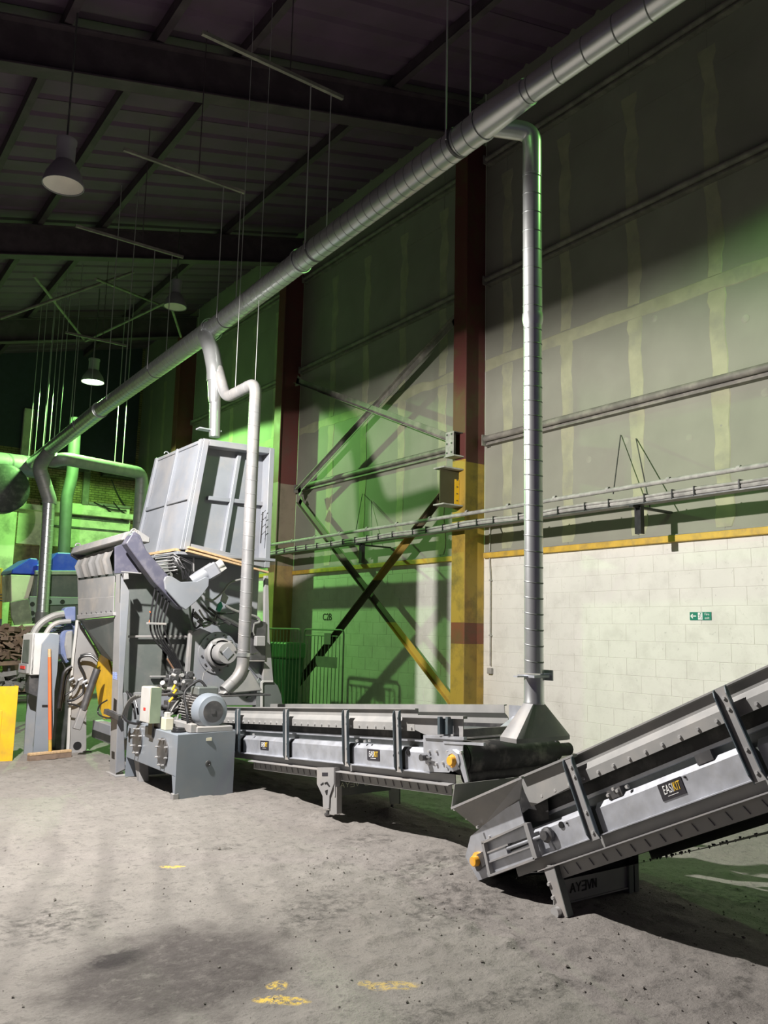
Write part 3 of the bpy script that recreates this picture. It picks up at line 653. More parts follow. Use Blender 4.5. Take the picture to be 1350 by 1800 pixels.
# ================================================================== conveyors
def conv_matrix(x0, y0, z0, deg):
    c, s = math.cos(math.radians(deg)), math.sin(math.radians(deg))
    return Matrix(((0,1,0,x0),(-c,0,s,y0),(s,0,c,z0),(0,0,0,1)))
def conveyor(root, M, L, WD, posts, u0_, plates, skirt0, skirt1, guard):
    def q(): return G(M)
    def prof(g, pts, a, b, far=False):      # extrude a (v, w) outline from u=a to u=b
        pp = [M @ V((a, (WD-v if far else v), w_)) for v, w_ in pts]; e = (M @ V((b,0,0))) - (M @ V((a,0,0)))
        h = G(); h.prism(pp, e); g.v and None; n = len(g.v); g.v += h.v; g.f += [tuple(i+n for i in f) for f in h.f]; g.sm += h.sm
    for far in (False, True):
        for a, b in plates:
            g = G(); prof(g, [(.02,0),(.026,0),(.026,.128),(.056,.158),(.10,.158),(.10,.164),(.052,.164),(.02,.131)], a, b, far)
            prof(g, [(-.012,-.008),(.026,-.002),(.026,.004),(-.012,-.002)], a, b, far)
            g.build('side_plate', M_['galv'], root)
        g = G(); prof(g, [(.07,.205),(.16,.205),(.16,.224),(.07,.224)], u0_, L-.28, far); g.build('belt_rail', M_['galv'], root)
        g = G(); prof(g, [(.10,-.05),(.108,-.05),(.108,.27),(.10,.27)], u0_, L-.3, far); g.build('inner_web', M_['dgrey'], root)
        g = G(); prof(g, [(.045,-.065),(.053,-.065),(.053,-.004),(.045,-.004)], u0_, L-.12, far); g.build('lower_web', M_['skirt'], root)
        g = G(); prof(g, [(-.018,-.078),(.053,-.070),(.053,-.064),(-.018,-.072)], guard[0]-.03, guard[1]+.02, far); g.build('lower_flange', M_['lgrey'], root)
        g = G(); prof(g, [(.03,-.150),(.036,-.150),(.036,-.074),(.03,-.074)], guard[0], guard[1], far); g.build('belt_guard', M_['skirt'], root)
        # skirt board with pressed step and folded lip
        g = G(); pr_ = [(.018,.285),(.018,.345),(.055,.386),(.055,.440),(.030,.443),(.030,.452),(.061,.450),(.061,.384),(.024,.342),(.024,.285)]
        prof(g, pr_, skirt0, skirt1, far); g.build('skirt_board', M_['skirt'], root)
        g = G(); prof(g, [(.075,.225),(.092,.225),(.085,.30),(.070,.30)], u0_, skirt1, far); g.build('skirt_rubber', M_['rubber'], root)
    # louvre slots along the near guard
    u = guard[0]+.05; first = None
    while u < guard[1]-.04:
        if first is None:
            g = q(); g.prism([(u, .024, -.135), (u+.008, .024, -.135), (u-.012, .024, -.090), (u-.020, .024, -.090)], (0, .007, 0)) if False else None
            a = [V((u,.023,-.135)), V((u+.007,.023,-.135)), V((u-.013,.023,-.092)), V((u-.020,.023,-.092))]
            h = G(); h.prism([M @ p for p in a], (.007, 0, 0)); first = h.build('guard_slot', M_['lgrey'], root); fu = u
        else:
            o = first.copy(); C.objects.link(o); o.parent = root; o.location = (M.to_3x3() @ V((u-fu, 0, 0)))
        u += .105
    # posts
    for up in posts:
        for far in (False, True):
            k = -1 if not far else 1; v0 = 0 if not far else WD
            p = thingpart('post', root)
            g = q(); g.box((up-.032, v0+k*.012, -.02), (up+.032, v0+k*.020, .435)); ch = g.build('post', M_['lgrey'], root)
            for sgn in (-1, 1):
                g = q(); us = up+sgn*.032
                pts = [(us, v0+k*.016, -.025), (us, v0+k*.040, .02), (us, v0+k*.042, .40), (us, v0+k*.034, .43), (us, v0+k*.016, .442)]
                h = G(); h.prism([M @ V(a) for a in pts], (M.to_3x3() @ V((.006*sgn,0,0)))); h.build('post_flange', M_['post'], ch)
            g = G()
            for w_ in (.02, .13, .33, .385):
                g.bolt(M @ V((up, v0+k*.020, w_)), (k,0,0), .010, .009)
            g.build('post_bolt', M_['bolt'], ch, kind='stuff')
    g = G(); u = skirt0+.06
    while u < skirt1-.03:
        g.bolt(M @ V((u,.018,.308)), (-1,0,0), .011, .010); u += .118
    g.build('skirt_bolt', M_['bolt'], root, kind='stuff')
def thingpart(n, r): return None

# ---- flat conveyor under the shredder
M1 = conv_matrix(3.95, 9.6, .222, 4.55); WD1 = 1.02
c1u = lambda y: (9.6-y)/math.cos(math.radians(4.55))
cv1 = thing('flat_conveyor', 'low flat belt conveyor with galvanised sides carrying waste out from under the shredder', 'conveyor', (4.4, 6.5, 0))
L1_ = 5.0
pu = [c1u(y) for y in (8.93, 7.95, 6.94, 5.93, 5.21)]
conveyor(cv1, M1, L1_+.1, WD1, pu, 0, [(0, pu[1]-.03), (pu[1]+.04, pu[2]-.03), (pu[2]+.02, pu[3]-.05), (pu[3]+.03, pu[4]-.02), (pu[4]+.03, c1u(4.85))], .1, c1u(5.05), (c1u(7.7), c1u(4.66)))
def P1(u, v, w_): return M1 @ V((u, v, w_))
g = G()      # belt: carrying strand, head wrap, return strand
N_ = 12; uc, wc, rr = c1u(4.60), .105, .115
top = [(0, .245)] + [(uc-.4, .245)] + [(uc + rr*math.sin(PI*i/N_), wc + rr*math.cos(PI*i/N_)) for i in range(N_+1)] + [(0, -.01)]
v0_, v1_ = .075, WD1-.075
vs = [P1(a, v0_, b) for a, b in top] + [P1(a, v1_, b) for a, b in top]; n = len(top)
vs2 = [P1(a, v0_, b-.0) for a, b in top]
g.add(vs, [(i, i+1, n+i+1, n+i) for i in range(n-1)], True); g.build('belt', M_['belt'], cv1, bevel=-1)
g = G(); g.cyl(P1(uc, v0_-.01, wc), P1(uc, v1_+.01, wc), rr-.006, 24); g.build('head_drum', M_['rubber'], cv1)
g = G(); g.cyl(P1(uc+.02, .10, -.02), P1(uc+.02, WD1-.10, -.02), .055, 16); g.build('scraper_roll', M_['rubber'], cv1)
g = G(); g.box((uc-.05,.06,-.10),(uc+.10,WD1-.1,-.035)) if False else None
h = G(M1); h.box((uc-.02,.06,-.13),(uc+.09,WD1-.06,-.07)); h.build('scraper_beam', M_['belt'], cv1, bevel=.01)
g = G()      # far bearing housing and drum side
g.cyl(P1(uc, WD1-.06, wc), P1(uc, WD1+.02, wc), .085, 20); g.cyl(P1(uc+.02, WD1+.02, wc), P1(uc+.02, WD1+.10, wc), .05, 16); g.build('far_bearing', M_['rubber'], cv1)
h = G(M1); h.box((uc-.35, WD1-.02, -.0), (uc+.06, WD1+.0, .24)); h.build('far_head_plate', M_['steel'], cv1)
g = G(); g.lathe(P1(uc+.02, WD1+.10, wc), (1,0,0), [(.05,0),(.05,.06),(.0,.062)], 12); g.build('far_shaft_cover', M_['rubber'], cv1)
# near head end plate, with cap and adjuster
XN = 3.95
g = G(); g.px(XN-.012, [(744,1293),(814,1297),(813,1331),(789,1358),(745,1356)], .006); g.px(XN-.03, [(744,1292),(815,1296),(815,1301),(744,1297)], .03); hp = g.build('head_plate', M_['galv'], cv1)
g = G(); g.px(XN-.02, [(779,1303),(850,1306),(850,1311),(779,1307)], .02); g.build('head_cross_lip', M_['galv'], cv1)
g = G(); pc = AX(797,1337,XN-.03); g.lathe(pc, (-1,0,0), [(.055,-.02),(.055,.0),(.034,.004),(.034,.032),(.030,.038),(0,.038)], 18); g.build('bearing_cap', M_['yelcap'], cv1)
g = G(); p = AX(797,1337,XN-.02); g.lathe(p, (-1,0,0), [(.075,-.01),(.075,.01),(.05,.014)], 8); g.build('bearing_flange', M_['galv'], cv1)
g = G(); g.px(XN-.02, [(806,1322),(811,1321),(823,1374),(817,1376),(809,1350)], .012); g.build('scraper_arm', M_['galv'], cv1)
g = G()
for a, b in ((787,1322),(812,1322),(786,1347),(808,1350),(755,1321),(768,1321),(755,1343),(768,1343),(779,1341)): g.bolt(AX(a,b,XN-.014), (-1,0,0), .012, .014)
g.build('head_bolt', M_['bolt'], cv1, kind='stuff')
g = G(); p = AX(749,1331,XN-.03); g.cyl(p, p+V((-.05,0,0)), .024, 12); g.cyl(AX(740,1329,XN-.04), AX(757,1333,XN-.04), .010, 8); g.build('tension_nut', M_['steel'], cv1)
g = G(); p = AX(718,1323,XN+.018); g.cyl(p+V((-.006,0,0)), p+V((.004,0,0)), .020, 14); p = AX(693,1328,XN+.018); g.cyl(p+V((-.006,0,0)), p+V((.004,0,0)), .010, 10); g.build('plate_hole', M_['black'], cv1, kind='stuff')
# tapered discharge end of the skirt boards and the short end post
for dx in (0,):
    g = G()
    g.px(XN+dx-.02, [(706,1257),(814,1259),(814,1264),(706,1261)], .04); g.px(XN+dx+.02, [(707,1261),(814,1264),(814,1297),(770,1297),(744,1290),(707,1272)], .006); g.build('discharge_board', M_['lgrey'], cv1)
g = G(); g.px(XN-.045, [(769,1260),(773,1260),(773,1291),(769,1291)], .05); g.px(XN-.045, [(783,1260),(787,1260),(787,1291),(783,1291)], .05); g.px(XN-.01, [(773,1260),(783,1260),(783,1291),(773,1291)], .02); g.build('end_post', M_['post'], cv1)
# far side chute plates seen past the near board
g = G(); ya_, yb_ = 5.05, 4.62; zt1 = P1(c1u(ya_), 0, .45).z; zt2 = P1(c1u(yb_), 0, .45).z
g.prism([(4.93,ya_,zt1),(4.93,yb_,zt2-.02),(4.93,yb_,zt2-.14),(4.93,ya_,zt1-.19)], (.008,0,0)); g.build('chute_plate', M_['galv'], cv1)
g = G(); g.prism([(4.72,5.0,zt1-.20),(4.93,5.0,zt1-.09),(4.93,4.62,zt2-.18),(4.72,4.62,zt2-.25)], (0,0,.006)); g.build('chute_plate', M_['galv'], cv1)
g = G(); g.bar((4.72,5.0,zt1-.19),(4.72,4.62,zt2-.25), .012,.045); g.build('clamp_strip', M_['lgrey'], cv1)
h = G(M1); h.box((c1u(4.72), .16, .245), (c1u(4.66), WD1-.12, .30)); h.build('cross_bar', M_['steel'], cv1)
# stickers
def sticker(root, M, u, w_, wid, hgt, v=.018):
    h = G(M); h.box((u-wid/2, v-.003, w_-hgt/2), (u+wid/2, v+.0005, w_+hgt/2)); s_ = h.build('sticker', M_['sticker'], root)
    R3 = M.to_3x3(); xa = R3 @ V((1,0,0)); ya = R3 @ V((0,0,1)); 
    o = M @ V((u-wid*.12, v-.0045, w_+hgt*.05)); o2 = M @ V((u+wid*.20, v-.0045, w_+hgt*.05))
    o = M @ V((u-wid*.13, v-.0045, w_+hgt*.05)); o2 = M @ V((u+wid*.24, v-.0045, w_+hgt*.05))
    lettering('logo_text', 'EASI', .74*hgt, M_['wprint'], frame(o, xa, ya), s_, .0008, 1, .12, fit=wid*.42)
    lettering('logo_text', 'KIT', .74*hgt, M_['yprint'], frame(o2, xa, ya), s_, .0008, 1, .12, fit=wid*.30)
    h = G(M); h.box((u-wid*.22, v-.0045, w_-hgt*.33), (u+wid*.22, v-.003, w_-hgt*.30)); h.build('logo_underline', M_['wprint'], s_)
def uw(M, px, py, x): p = M.inverted() @ AX(px, py, x); return p.x, p.z
for (a, b) in ((465,1310),(656.5,1327)):
    u, w_ = uw(M1, a, b, XN+.018); sticker(cv1, M1, u, w_, .17, .085)
# support leg with cross beam
def text_word(name, M, parent, size, m, n=7): pass
g = G(); g.px(XN-.03, [(557,1349),(587,1349),(587,1377),(579,1399),(578,1421),(568,1422),(567,1399),(557,1378)], .008)
g.px(XN-.022, [(587,1349),(589,1349),(589,1400),(587,1400)], .05); leg = g.build('support_leg', M_['lgrey'], cv1)
g = G(); g.px(XN-.015, [(579,1385),(592,1383),(592,1431),(579,1432)], .05); g.build('support_leg_foot', M_['skirt'], cv1)
p0 = AX(576,1425,XN-.01); g = G(); g.cyl(p0, (p0.x,p0.y,.0), .015, 10); g.cyl((p0.x,p0.y,.05),(p0.x,p0.y,.065), .028, 6); g.cyl((p0.x,p0.y,-.02),(p0.x,p0.y,.012), .05, 12); g.build('jack_screw', M_['steel'], cv1)
g = G()
for pts in ([(563,1379),(568,1375),(569,1378),(564,1381)],[(570,1376),(575,1374),(580,1382),(578,1383),(574,1378),(571,1379)],[(571,1390),(576,1388),(575,1397),(573,1397)]): g.px(XN-.0325, pts, .002)
g.build('leg_cutout', M_['black'], cv1, kind='stuff')
h = G(); h.px(XN-.0325, [(566,1358),(576,1358),(576,1364),(566,1364)], .002); h.build('small_sticker', M_['sticker'], cv1)
xl2 = 4.66
g = G(); g.py(6.28, [(683,1374),(706,1372),(703,1378),(703,1413),(686,1413)], .01); g.py(6.28, [(702,1378),(704,1378),(704,1413),(702,1413)], .1); g.build('support_leg', M_['skirt'], cv1)
g = G(); g.cyl((4.66,6.27,.06),(4.66,6.27,-.02), .014, 10); g.cyl((4.66,6.27,.0),(4.66,6.27,.03), .05, 10); g.build('jack_screw', M_['steel'], cv1)
zb1 = .19; g = G(); pa = AY(590,1384,6.24); pb = AY(683,1372,6.24)
g.box((3.95, 6.24, .20), (4.62, 6.25, .37)); g.box((3.95,6.24,.37),(4.62,6.31,.377)); g.box((3.95,6.24,.193),(4.62,6.31,.20)); cb = g.build('cross_beam', M_['dgrey'], cv1)
def conveya(parent, o, xa, size, mtl, keep, wide=1.0):
    """mirrored laser-cut maker's name, read right to left"""
    xa = V(xa); za = V((0,0,1)); x = 0.0; s = size
    strokes = {'A': [((0,0),(.42,1)),((.42,1),(.84,0)),((.2,.38),(.64,.38))], 'Y': [((0,1),(.4,.5)),((.8,1),(.4,.5)),((.4,.5),(.4,0))],
      'E': [((0,1),(.75,1)),((0,.5),(.75,.5)),((0,0),(.75,0))], 'V': [((0,1),(.4,0)),((.4,0),(.8,1))],
      'N': [((0,0),(0,1)),((0,1),(.6,0)),((.6,0),(.6,1))], 'O': [((.2,0),(1.3,0)),((.2,1),(1.3,1)),((0,.25),(0,.75)),((1.5,.25),(1.5,.75)),((0,.25),(.2,0)),((1.3,0),(1.5,.25)),((0,.75),(.2,1)),((1.3,1),(1.5,.75))],
      'C': [((0,1),(.7,1)),((.7,1),(.95,.75)),((.95,.75),(.95,.25)),((.95,.25),(.7,0)),((.7,0),(0,0))], 'B': [((.75,1),(.75,0))]}
    wd = {'A': 1.05, 'Y': .98, 'E': 1.0, 'V': 1.0, 'N': .85, 'O': 1.75, 'C': 1.1}
    for i, ch in enumerate('AYEVNOC'):
        if i in keep:
            g = G()
            for a, b in strokes[ch]: g.bar(V(o)+xa*(x+a[0]*s*wide)+za*a[1]*s, V(o)+xa*(x+b[0]*s*wide)+za*b[1]*s, .004, s*.13, (0,1,0)) if False else g.bar(V(o)+xa*(x+a[0]*s*wide)+za*a[1]*s, V(o)+xa*(x+b[0]*s*wide)+za*b[1]*s, s*.13, .004, (0,1,0))
            if ch == 'E': g.bar(V(o)+xa*(x+.75*s*wide)-za*.05*s, V(o)+xa*(x+.75*s*wide)+za*1.05*s, s*.13, .004, (0,1,0))
            g.build('cut_letter', mtl, parent)
        x += wd[ch]*s*wide
conveya(cb, (4.07, 6.236, .262), (1,0,0), .042, M_['cutlight'], (0,1,2,3,5,6), 1.25)

# ---- inclined conveyor in the foreground
M2 = conv_matrix(3.80, 4.20, .038, 25.2); WD2 = 1.02; X2 = 3.80
c2u = lambda px, py: uw(M2, px, py, X2)[0]
cv2 = thing('inclined_conveyor', 'galvanised inclined belt conveyor climbing out of the right edge of the picture', 'conveyor', (4.3, 3.3, 0))
us = c2u(914,1367)+.06
conveyor(cv2, M2, 5.0, WD2, [1.105, 2.19, 3.275], .35, [(.50, 1.07), (1.14, 2.155), (2.225, 3.24), (3.31, 4.9)], us, 4.9, (.62, 4.9))
def P2(u, v, w_): return M2 @ V((u, v, w_))
g = G(); uc2, wc2, r2_ = .065, .10, .11
top = [(4.9, .245), (uc2+.35, .245)] + [(uc2 - r2_*math.sin(PI*i/N_), wc2 + r2_*math.cos(PI*i/N_)) for i in range(N_+1)] + [(.55,-.10),(4.9, -.10)]
n = len(top); g.add([P2(a, .075, b) for a, b in top] + [P2(a, WD2-.075, b) for a, b in top], [(i, i+1, n+i+1, n+i) for i in range(n-1)], True); g.build('belt', M_['belt'], cv2, bevel=-1)
g = G(); g.cyl(P2(uc2,.07,wc2), P2(uc2,WD2-.07,wc2), r2_-.006, 24); g.build('tail_drum', M_['rubber'], cv2)
# sagging return belt under the frame
g = G(); n = 16; sg = [P2(.3+i*.29, .08, -.13-.10*math.sin(PI*i/n)*1.0) for i in range(n+1)]
g.add(sg + [p+V((WD2-.16,0,0)) for p in sg], [(i,i+1,n+2+i,n+1+i) for i in range(n)], True); g.build('return_belt', M_['belt'], cv2, bevel=-1)
# big tail plate and tensioner frame
g = G(); g.px(X2-.010, [(827,1470),(818,1506),(841,1548),(852,1544),(940,1508),(922,1448),(912,1408),(864,1435),(842,1458)], .007); g.build('tail_plate', M_['galv'], cv2)
g = G()
g.px(X2-.045, [(846,1480),(921,1447),(922,1450),(847,1484)], .036); g.px(X2-.045, [(858,1538),(939,1508),(940,1512),(859,1542)], .036)
g.px(X2-.045, [(919,1447),(926,1447),(944,1508),(937,1511)], .036); g.px(X2-.045, [(845,1479),(849,1478),(862,1538),(858,1540)], .036); g.build('tension_frame', M_['lgrey'], cv2)
g = G(); g.px(X2-.035, [(858,1514),(934,1486),(935,1489),(859,1517)], .02); g.px(X2-.035, [(852,1499),(892,1483),(893,1486),(853,1502)], .02); g.build('slide_bar', M_['lgrey'], cv2)
g = G(); g.px(X2-.030, [(853,1502),(888,1487),(893,1503),(859,1516)], .016); g.build('slide_block', M_['galv'], cv2)
g = G(); g.cyl(AX(892,1492,X2-.028), AX(954,1469,X2-.028), .010, 10); g.build('tension_screw', M_['galv'], cv2)
g = G(); g.px(X2-.012, [(894,1484),(932,1470),(935,1482),(898,1497)], .003); g.build('slot', M_['black'], cv2)
p = AX(838,1513,X2-.03); g = G(); g.lathe(p, (-1,0,0), [(.052,-.025),(.052,-.004),(.032,.0),(.032,.030),(.028,.036),(0,.036)], 18); g.build('bearing_cap', M_['yelcap'], cv2)
g = G(); g.px(X2-.03, [(828,1508),(848,1497),(853,1520),(838,1532)], .02); g.build('bearing_flange', M_['steel'], cv2)
g = G(); p = AX(961,1468,X2-.01); g.lathe(p, (-1,0,0), [(.045,-.02),(.045,.005),(.028,.012),(.028,.03),(0,.032)], 10); g.bar(AX(968,1478,X2-.03), AX(977,1494,X2-.03), .012, .006); g.build('stop_switch', M_['steel'], cv2)
g = G(); p = AX(987,1450,X2+.018); g.cyl(p+V((-.006,0,0)), p+V((.003,0,0)), .019, 14)
for a, b in ((997,1447),(1025,1436),(1204,1366),(971,1466)): p = AX(a,b,X2+.018); g.cyl(p+V((-.006,0,0)), p+V((.003,0,0)), .006, 8)
g.build('plate_hole', M_['black'], cv2, kind='stuff')
# feed boot: flared side sheet, end rubber and far sheets
g = G(); g.prism([AX(794,1420,3.70), AX(917,1367,3.70), AX(914,1406,3.80), AX(843,1459,3.80)], (.006,0,0)); g.build('boot_side_sheet', M_['skirt'], cv2)
g = G(); g.px(3.690, [(792,1419),(916,1365),(917,1369),(793,1423)], .022); g.build('boot_rim', M_['lgrey'], cv2)
yb2 = AX(794,1420,3.70).y; zr2 = AX(794,1420,3.70).z
g = G(); z_t = AX(793,1377,3.70).z
g.prism([(3.70,yb2,zr2-.0),(3.70,yb2-.03,z_t),(4.98,yb2-.03,z_t),(4.98,yb2,zr2)], (0,.006,0)); g.build('end_rubber', M_['skirt'], cv2)
pz = AX(843,1459,3.80); g = G(); g.prism([(3.71,yb2,zr2),(4.97,yb2,zr2),(4.82,pz.y,pz.z),(3.81,pz.y,pz.z)], (0,.004,.006)); g.build('end_sheet', M_['skirt'], cv2)
pf = AX(917,1367,3.70); pe = AX(914,1406,3.80)
g = G(); g.prism([(4.92,yb2,zr2),(4.92,pf.y,pf.z),(4.82,pe.y,pe.z),(4.82,pz.y,pz.z)], (.006,0,0)); g.build('boot_side_sheet', M_['skirt'], cv2)
g = G()
for a, b in ((800,1423),(821,1439),(840,1454),(862,1433),(879,1421),(896,1409),(861,1471)): g.bolt(AX(a,b,X2-.012 if a > 845 else 3.76), (-1,0,0), .010, .010)
g.build('boot_bolt', M_['bolt'], cv2, kind='stuff')
# start of the skirt board, a taller dusty sheet
g = G(); g.px(X2+.01, [(914,1367),(1003,1330),(1010,1360),(1012,1378),(934,1418),(922,1392)], .007); g.px(X2-.022, [(912,1365),(1006,1326),(1007,1330),(913,1369)], .04); g.build('skirt_end_board', M_['skirt'], cv2)
g = G(); g.px(X2+.04, [(905,1392),(960,1375),(965,1440),(925,1450),(910,1410)], .004); g.build('inner_skirt', M_['rubber'], cv2)
# sticker
u, w_ = uw(M2, 1181, 1387, X2+.018); sticker(cv2, M2, u, w_, .155, .085)
# idler brackets and small bolts on the folded flange
g = G()
for (a, b) in ((1070,1398),(1086,1390),(1103,1383),(1079,1387)): g.bolt(AX(a,b,X2+.03), (-1,0,0), .012, .012)
for (a, b) in ((628,1302),(642,1303),(650,1302),(446,1291)): g.bolt(AX(a,b,XN+.03), (-1,0,0), .012, .012)
g.build('idler_bolt', M_['bolt'], cv2, kind='stuff')
g = G(M2); 
for u in (1.30, 1.92, 2.45): g.box((u-.05,.03,.150),(u+.05,.06,.20))
g.build('idler_bracket', M_['steel'], cv2, kind='stuff')
# leg and cross beam
g = G(); g.px(X2-.012, [(955,1526),(972,1520),(997,1612),(984,1614)], .006); g.build('support_leg', M_['lgrey'], cv2)
g = G(); pa, pb = AX(972,1520,X2-.012), AX(997,1612,X2-.012); g.prism([pa, pb, pb+V((.05,0,0)), pa+V((.05,0,0))], (0,-.006,0)); g.build('leg_return', M_['dgrey'], cv2)
g = G()
for (a, b) in ((966,1554),(973,1578)): g.bolt(AX(a,b,X2-.012), (-1,0,0), .013, .012)
g.build('leg_bolt', M_['bolt'], cv2, kind='stuff')
g = G(); p = AX(981,1603,X2-.015); g.cyl(p, p+V((-.03,0,0)), .03, 14); g.build('leg_foot_pin', M_['bolt'], cv2)
yl = 3.52; zA = AY(1020,1556,yl).z; g = G(); g.box((3.80, yl, zA-.075), (4.46, yl+.008, zA+.125)); g.box((3.80, yl, zA+.125), (4.46, yl+.06, zA+.132)); g.box((3.80, yl-.012, zA-.082), (4.46, yl+.008, zA-.075)); cb2 = g.build('cross_beam', M_['skirt'], cv2)
g = G(); g.box((4.455, yl-.02, .0), (4.55, yl+.03, .40)); g.build('support_leg', M_['dgrey'], cv2)
g = G(); g.box((4.50, yl-.02, .0), (4.51, yl+.15, .45)); g.build('support_leg_web', M_['dgrey'], cv2)
conveya(cb2, (3.935, yl-.004, zA-.03), (1,0,0), .052, M_['black'], (0,1,2,3,4), .95)
# pile of belt fluff hanging from the return belt
g = G(); 
for i in range(90):
    u = 1.0+random.random()*2.0; p = P2(u, .10, -.13-.10*math.sin(PI*(u-.3)/4.64)); r = random.uniform(.003,.009)
    g.lathe(p+V((random.uniform(0,.6),0,.01)), (0,0,-1), [(r,0),(r*.8,r*1.2),(0,r*2.4)], 5)
g.build('clinging_dirt', M_['belt'], cv2, kind='stuff')

# ================================================================== ducts
def duct(path, r, name, m, parent, bend=.16, seg=5, seam=.125, sm=None, n=24, tilt=.02):
    f = fillet(path, bend, seg); g = G(); g.tube(f, r, n); o = g.build(name, m, parent)
    if seam:
        g = G(); P = [V(p) for p in path]
        for i in range(len(P)-1):
            d = P[i+1]-P[i]; L = d.length; a = bend if i else 0; b = bend if i < len(P)-2 else 0
            k = a+.05
            while k < L-b-.02: g.ring(P[i]+d.normalized()*k, d, r+.0005, .011, .0022, n, tilt); k += seam
        if g.v: g.build('spiral_seam', sm or (M_['seam'] if m is M_['duct'] else m), o, kind='stuff')
    return o
def strap(p, d, r, parent, m=None):
    g = G(); d = V(d).normalized(); g.lathe(V(p)-d*.02, d, [(r,0),(r+.008,0),(r+.008,.04),(r,.04)], 24); return g.build('clamp_band', m or M_['duct'], parent)
ZD = 5.63
md = thing('main_extraction_duct', 'long spiral-wound galvanised extraction duct running along the roof to the far left', 'duct', (4.3, 10, ZD))
A_ = [(4.14, .3, ZD), (4.13, 4.05, ZD)]
duct(A_, .095, 'thin_pipe', M_['duct'], md, seam=.26)
g = G(); g.lathe((4.13,4.05,ZD), (0,1,0), [(.098,-.02),(.100,0),(.104,.02),(.125,.42),(.125,.46)], 28); g.build('reducer', M_['duct'], md)
strap((4.13,4.05,ZD), (0,1,0), .096, md); strap((4.14,4.55,ZD), (0,1,0), .124, md)
duct([(4.14,4.5,ZD), (4.24,7.6,ZD)], .122, 'spiral_pipe', M_['duct'], md, seam=.135)
duct([(4.24,7.6,ZD), (4.35,10.2,ZD)], .122, 'spiral_pipe', M_['duct'], md, seam=.135)
duct([(4.35,10.2,ZD), (4.37,11.2,ZD), (4.47,15.5,ZD)], .135, 'spiral_pipe', M_['duct'], md, seam=.15, bend=.1)
duct([(4.47,15.5,ZD), (4.68,21.6,ZD-.05)], .15, 'spiral_pipe', M_['duct'], md, seam=.2)
for y, x in ((7.6,4.24),(10.2,4.35),(15.5,4.47)): strap((x,y,ZD), (0,1,0), .13 if y < 9 else .15, md)
bd = thing('cross_extraction_duct', 'wide pale duct crossing the left edge of the picture at the far end', 'duct', (4.2, 21.8, ZD-.1))
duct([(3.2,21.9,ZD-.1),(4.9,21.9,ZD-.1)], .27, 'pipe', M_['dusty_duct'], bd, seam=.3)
# near branch and drop
nb = thing('near_drop_duct', 'tall nearest vertical galvanised duct dropping onto the conveyor head', 'duct', (4.5, 4.35, .85))
DX, DY = 4.5, 4.35
g = G(); g.tube(fillet([(4.17,4.50,ZD-.02),(4.26,4.46,ZD-.02),(DX,DY,ZD-.02),(DX,DY,ZD-.4)], .10, 6), .076, 24); g.build('elbow', M_['duct'], nb)
duct([(DX,DY,ZD-.36),(DX,DY,4.0)], .074, 'upper_pipe', M_['duct'], nb, seam=.155, tilt=.012)
g = G(); g.lathe((DX,DY,4.03), (0,0,-1), [(.078,-.05),(.080,-.03),(.080,0),(.070,.05)], 24); g.build('reducer', M_['duct'], nb)
duct([(DX,DY,4.0),(DX,DY,1.33)], .070, 'lower_pipe', M_['duct'], nb, seam=.115, tilt=.012)
g = G(); zg = 1.31; g.box((DX-.085,DY-.085,zg-.008),(DX+.085,DY+.085,zg+.008)); g.box((DX+.085,DY-.10,zg-.03),(DX+.095,DY+.02,zg+.045)); g.box((DX-.19,DY-.02,zg-.006),(DX-.08,DY+.02,zg+.004)); g.build('slide_gate', M_['galv'], nb)
g = G(); g.lathe((DX,DY,1.30), (0,0,-1), [(.073,0),(.073,.17),(.076,.175),(.076,.19),(.070,.19)], 24); g.build('lower_collar', M_['duct'], nb)
def hood(cx, cy, z1, r, x0, x1, y0, y1, z0, m, parent):
    g = G(); n = 32; topv = []; botv = []
    for i in range(n):
        t = 2*PI*(i+.5)/n; topv.append((cx+r*math.cos(t), cy+r*math.sin(t), z1))
        c, s = math.cos(t), math.sin(t); k = 1/max(abs(c), abs(s)); 
        botv.append(((x0+x1)/2+(x1-x0)/2*c*k, (y0+y1)/2+(y1-y0)/2*s*k, z0))
    g.add(topv+botv, [(i,(i+1)%n,n+(i+1)%n,n+i) for i in range(n)], True)
    low = [(a,b,z0-.03) for a,b,_ in botv]; g.add(botv+low, [(i,(i+1)%n,n+(i+1)%n,n+i) for i in range(n)])
    return g.build('fishtail_hood', m, parent)
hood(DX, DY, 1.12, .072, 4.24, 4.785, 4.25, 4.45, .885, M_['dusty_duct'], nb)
# shredder drop duct with its branch
sd = thing('hopper_drop_duct', 'grey duct from the main pipe down to the top of the shredder hopper', 'duct', (4.08, 9.4, 3.85))
AXX, AYY = 4.06, 9.4
g_p = [(4.34,10.45,ZD-.02), (AXX+.02,AYY+.10,AY(378,622,AYY).z+.02), (AXX,AYY,AY(378,640,AYY).z-.12)]
pA = AY(382,640,AYY)
g = G(); g.tube(fillet([(4.34,10.4,ZD), AY(372,617,AYY+.1), AY(378,650,AYY), AY(378,670,AYY)], .16, 5), .105, 20); g.build('elbow', M_['duct'], sd)
p1 = AY(379,664,AYY); p2 = AY(377,768,AYY)
duct([p1, p2], .068, 'pipe', M_['duct'], sd, seam=0); strap(AY(379,660,AYY), (0,0,1), .10, sd)
g = G(); g.lathe(AY(377,700,AYY), (0,0,1), [(.066,-.06),(.078,0),(.105,.32)], 20); g.build('wye_cone', M_['duct'], sd)
g = G(); p = AY(376,757,AYY); g.box((p.x-.20,p.y-.03,p.z-.006),(p.x+.09,p.y+.09,p.z+.010)); g.build('slide_gate', M_['galv'], sd)
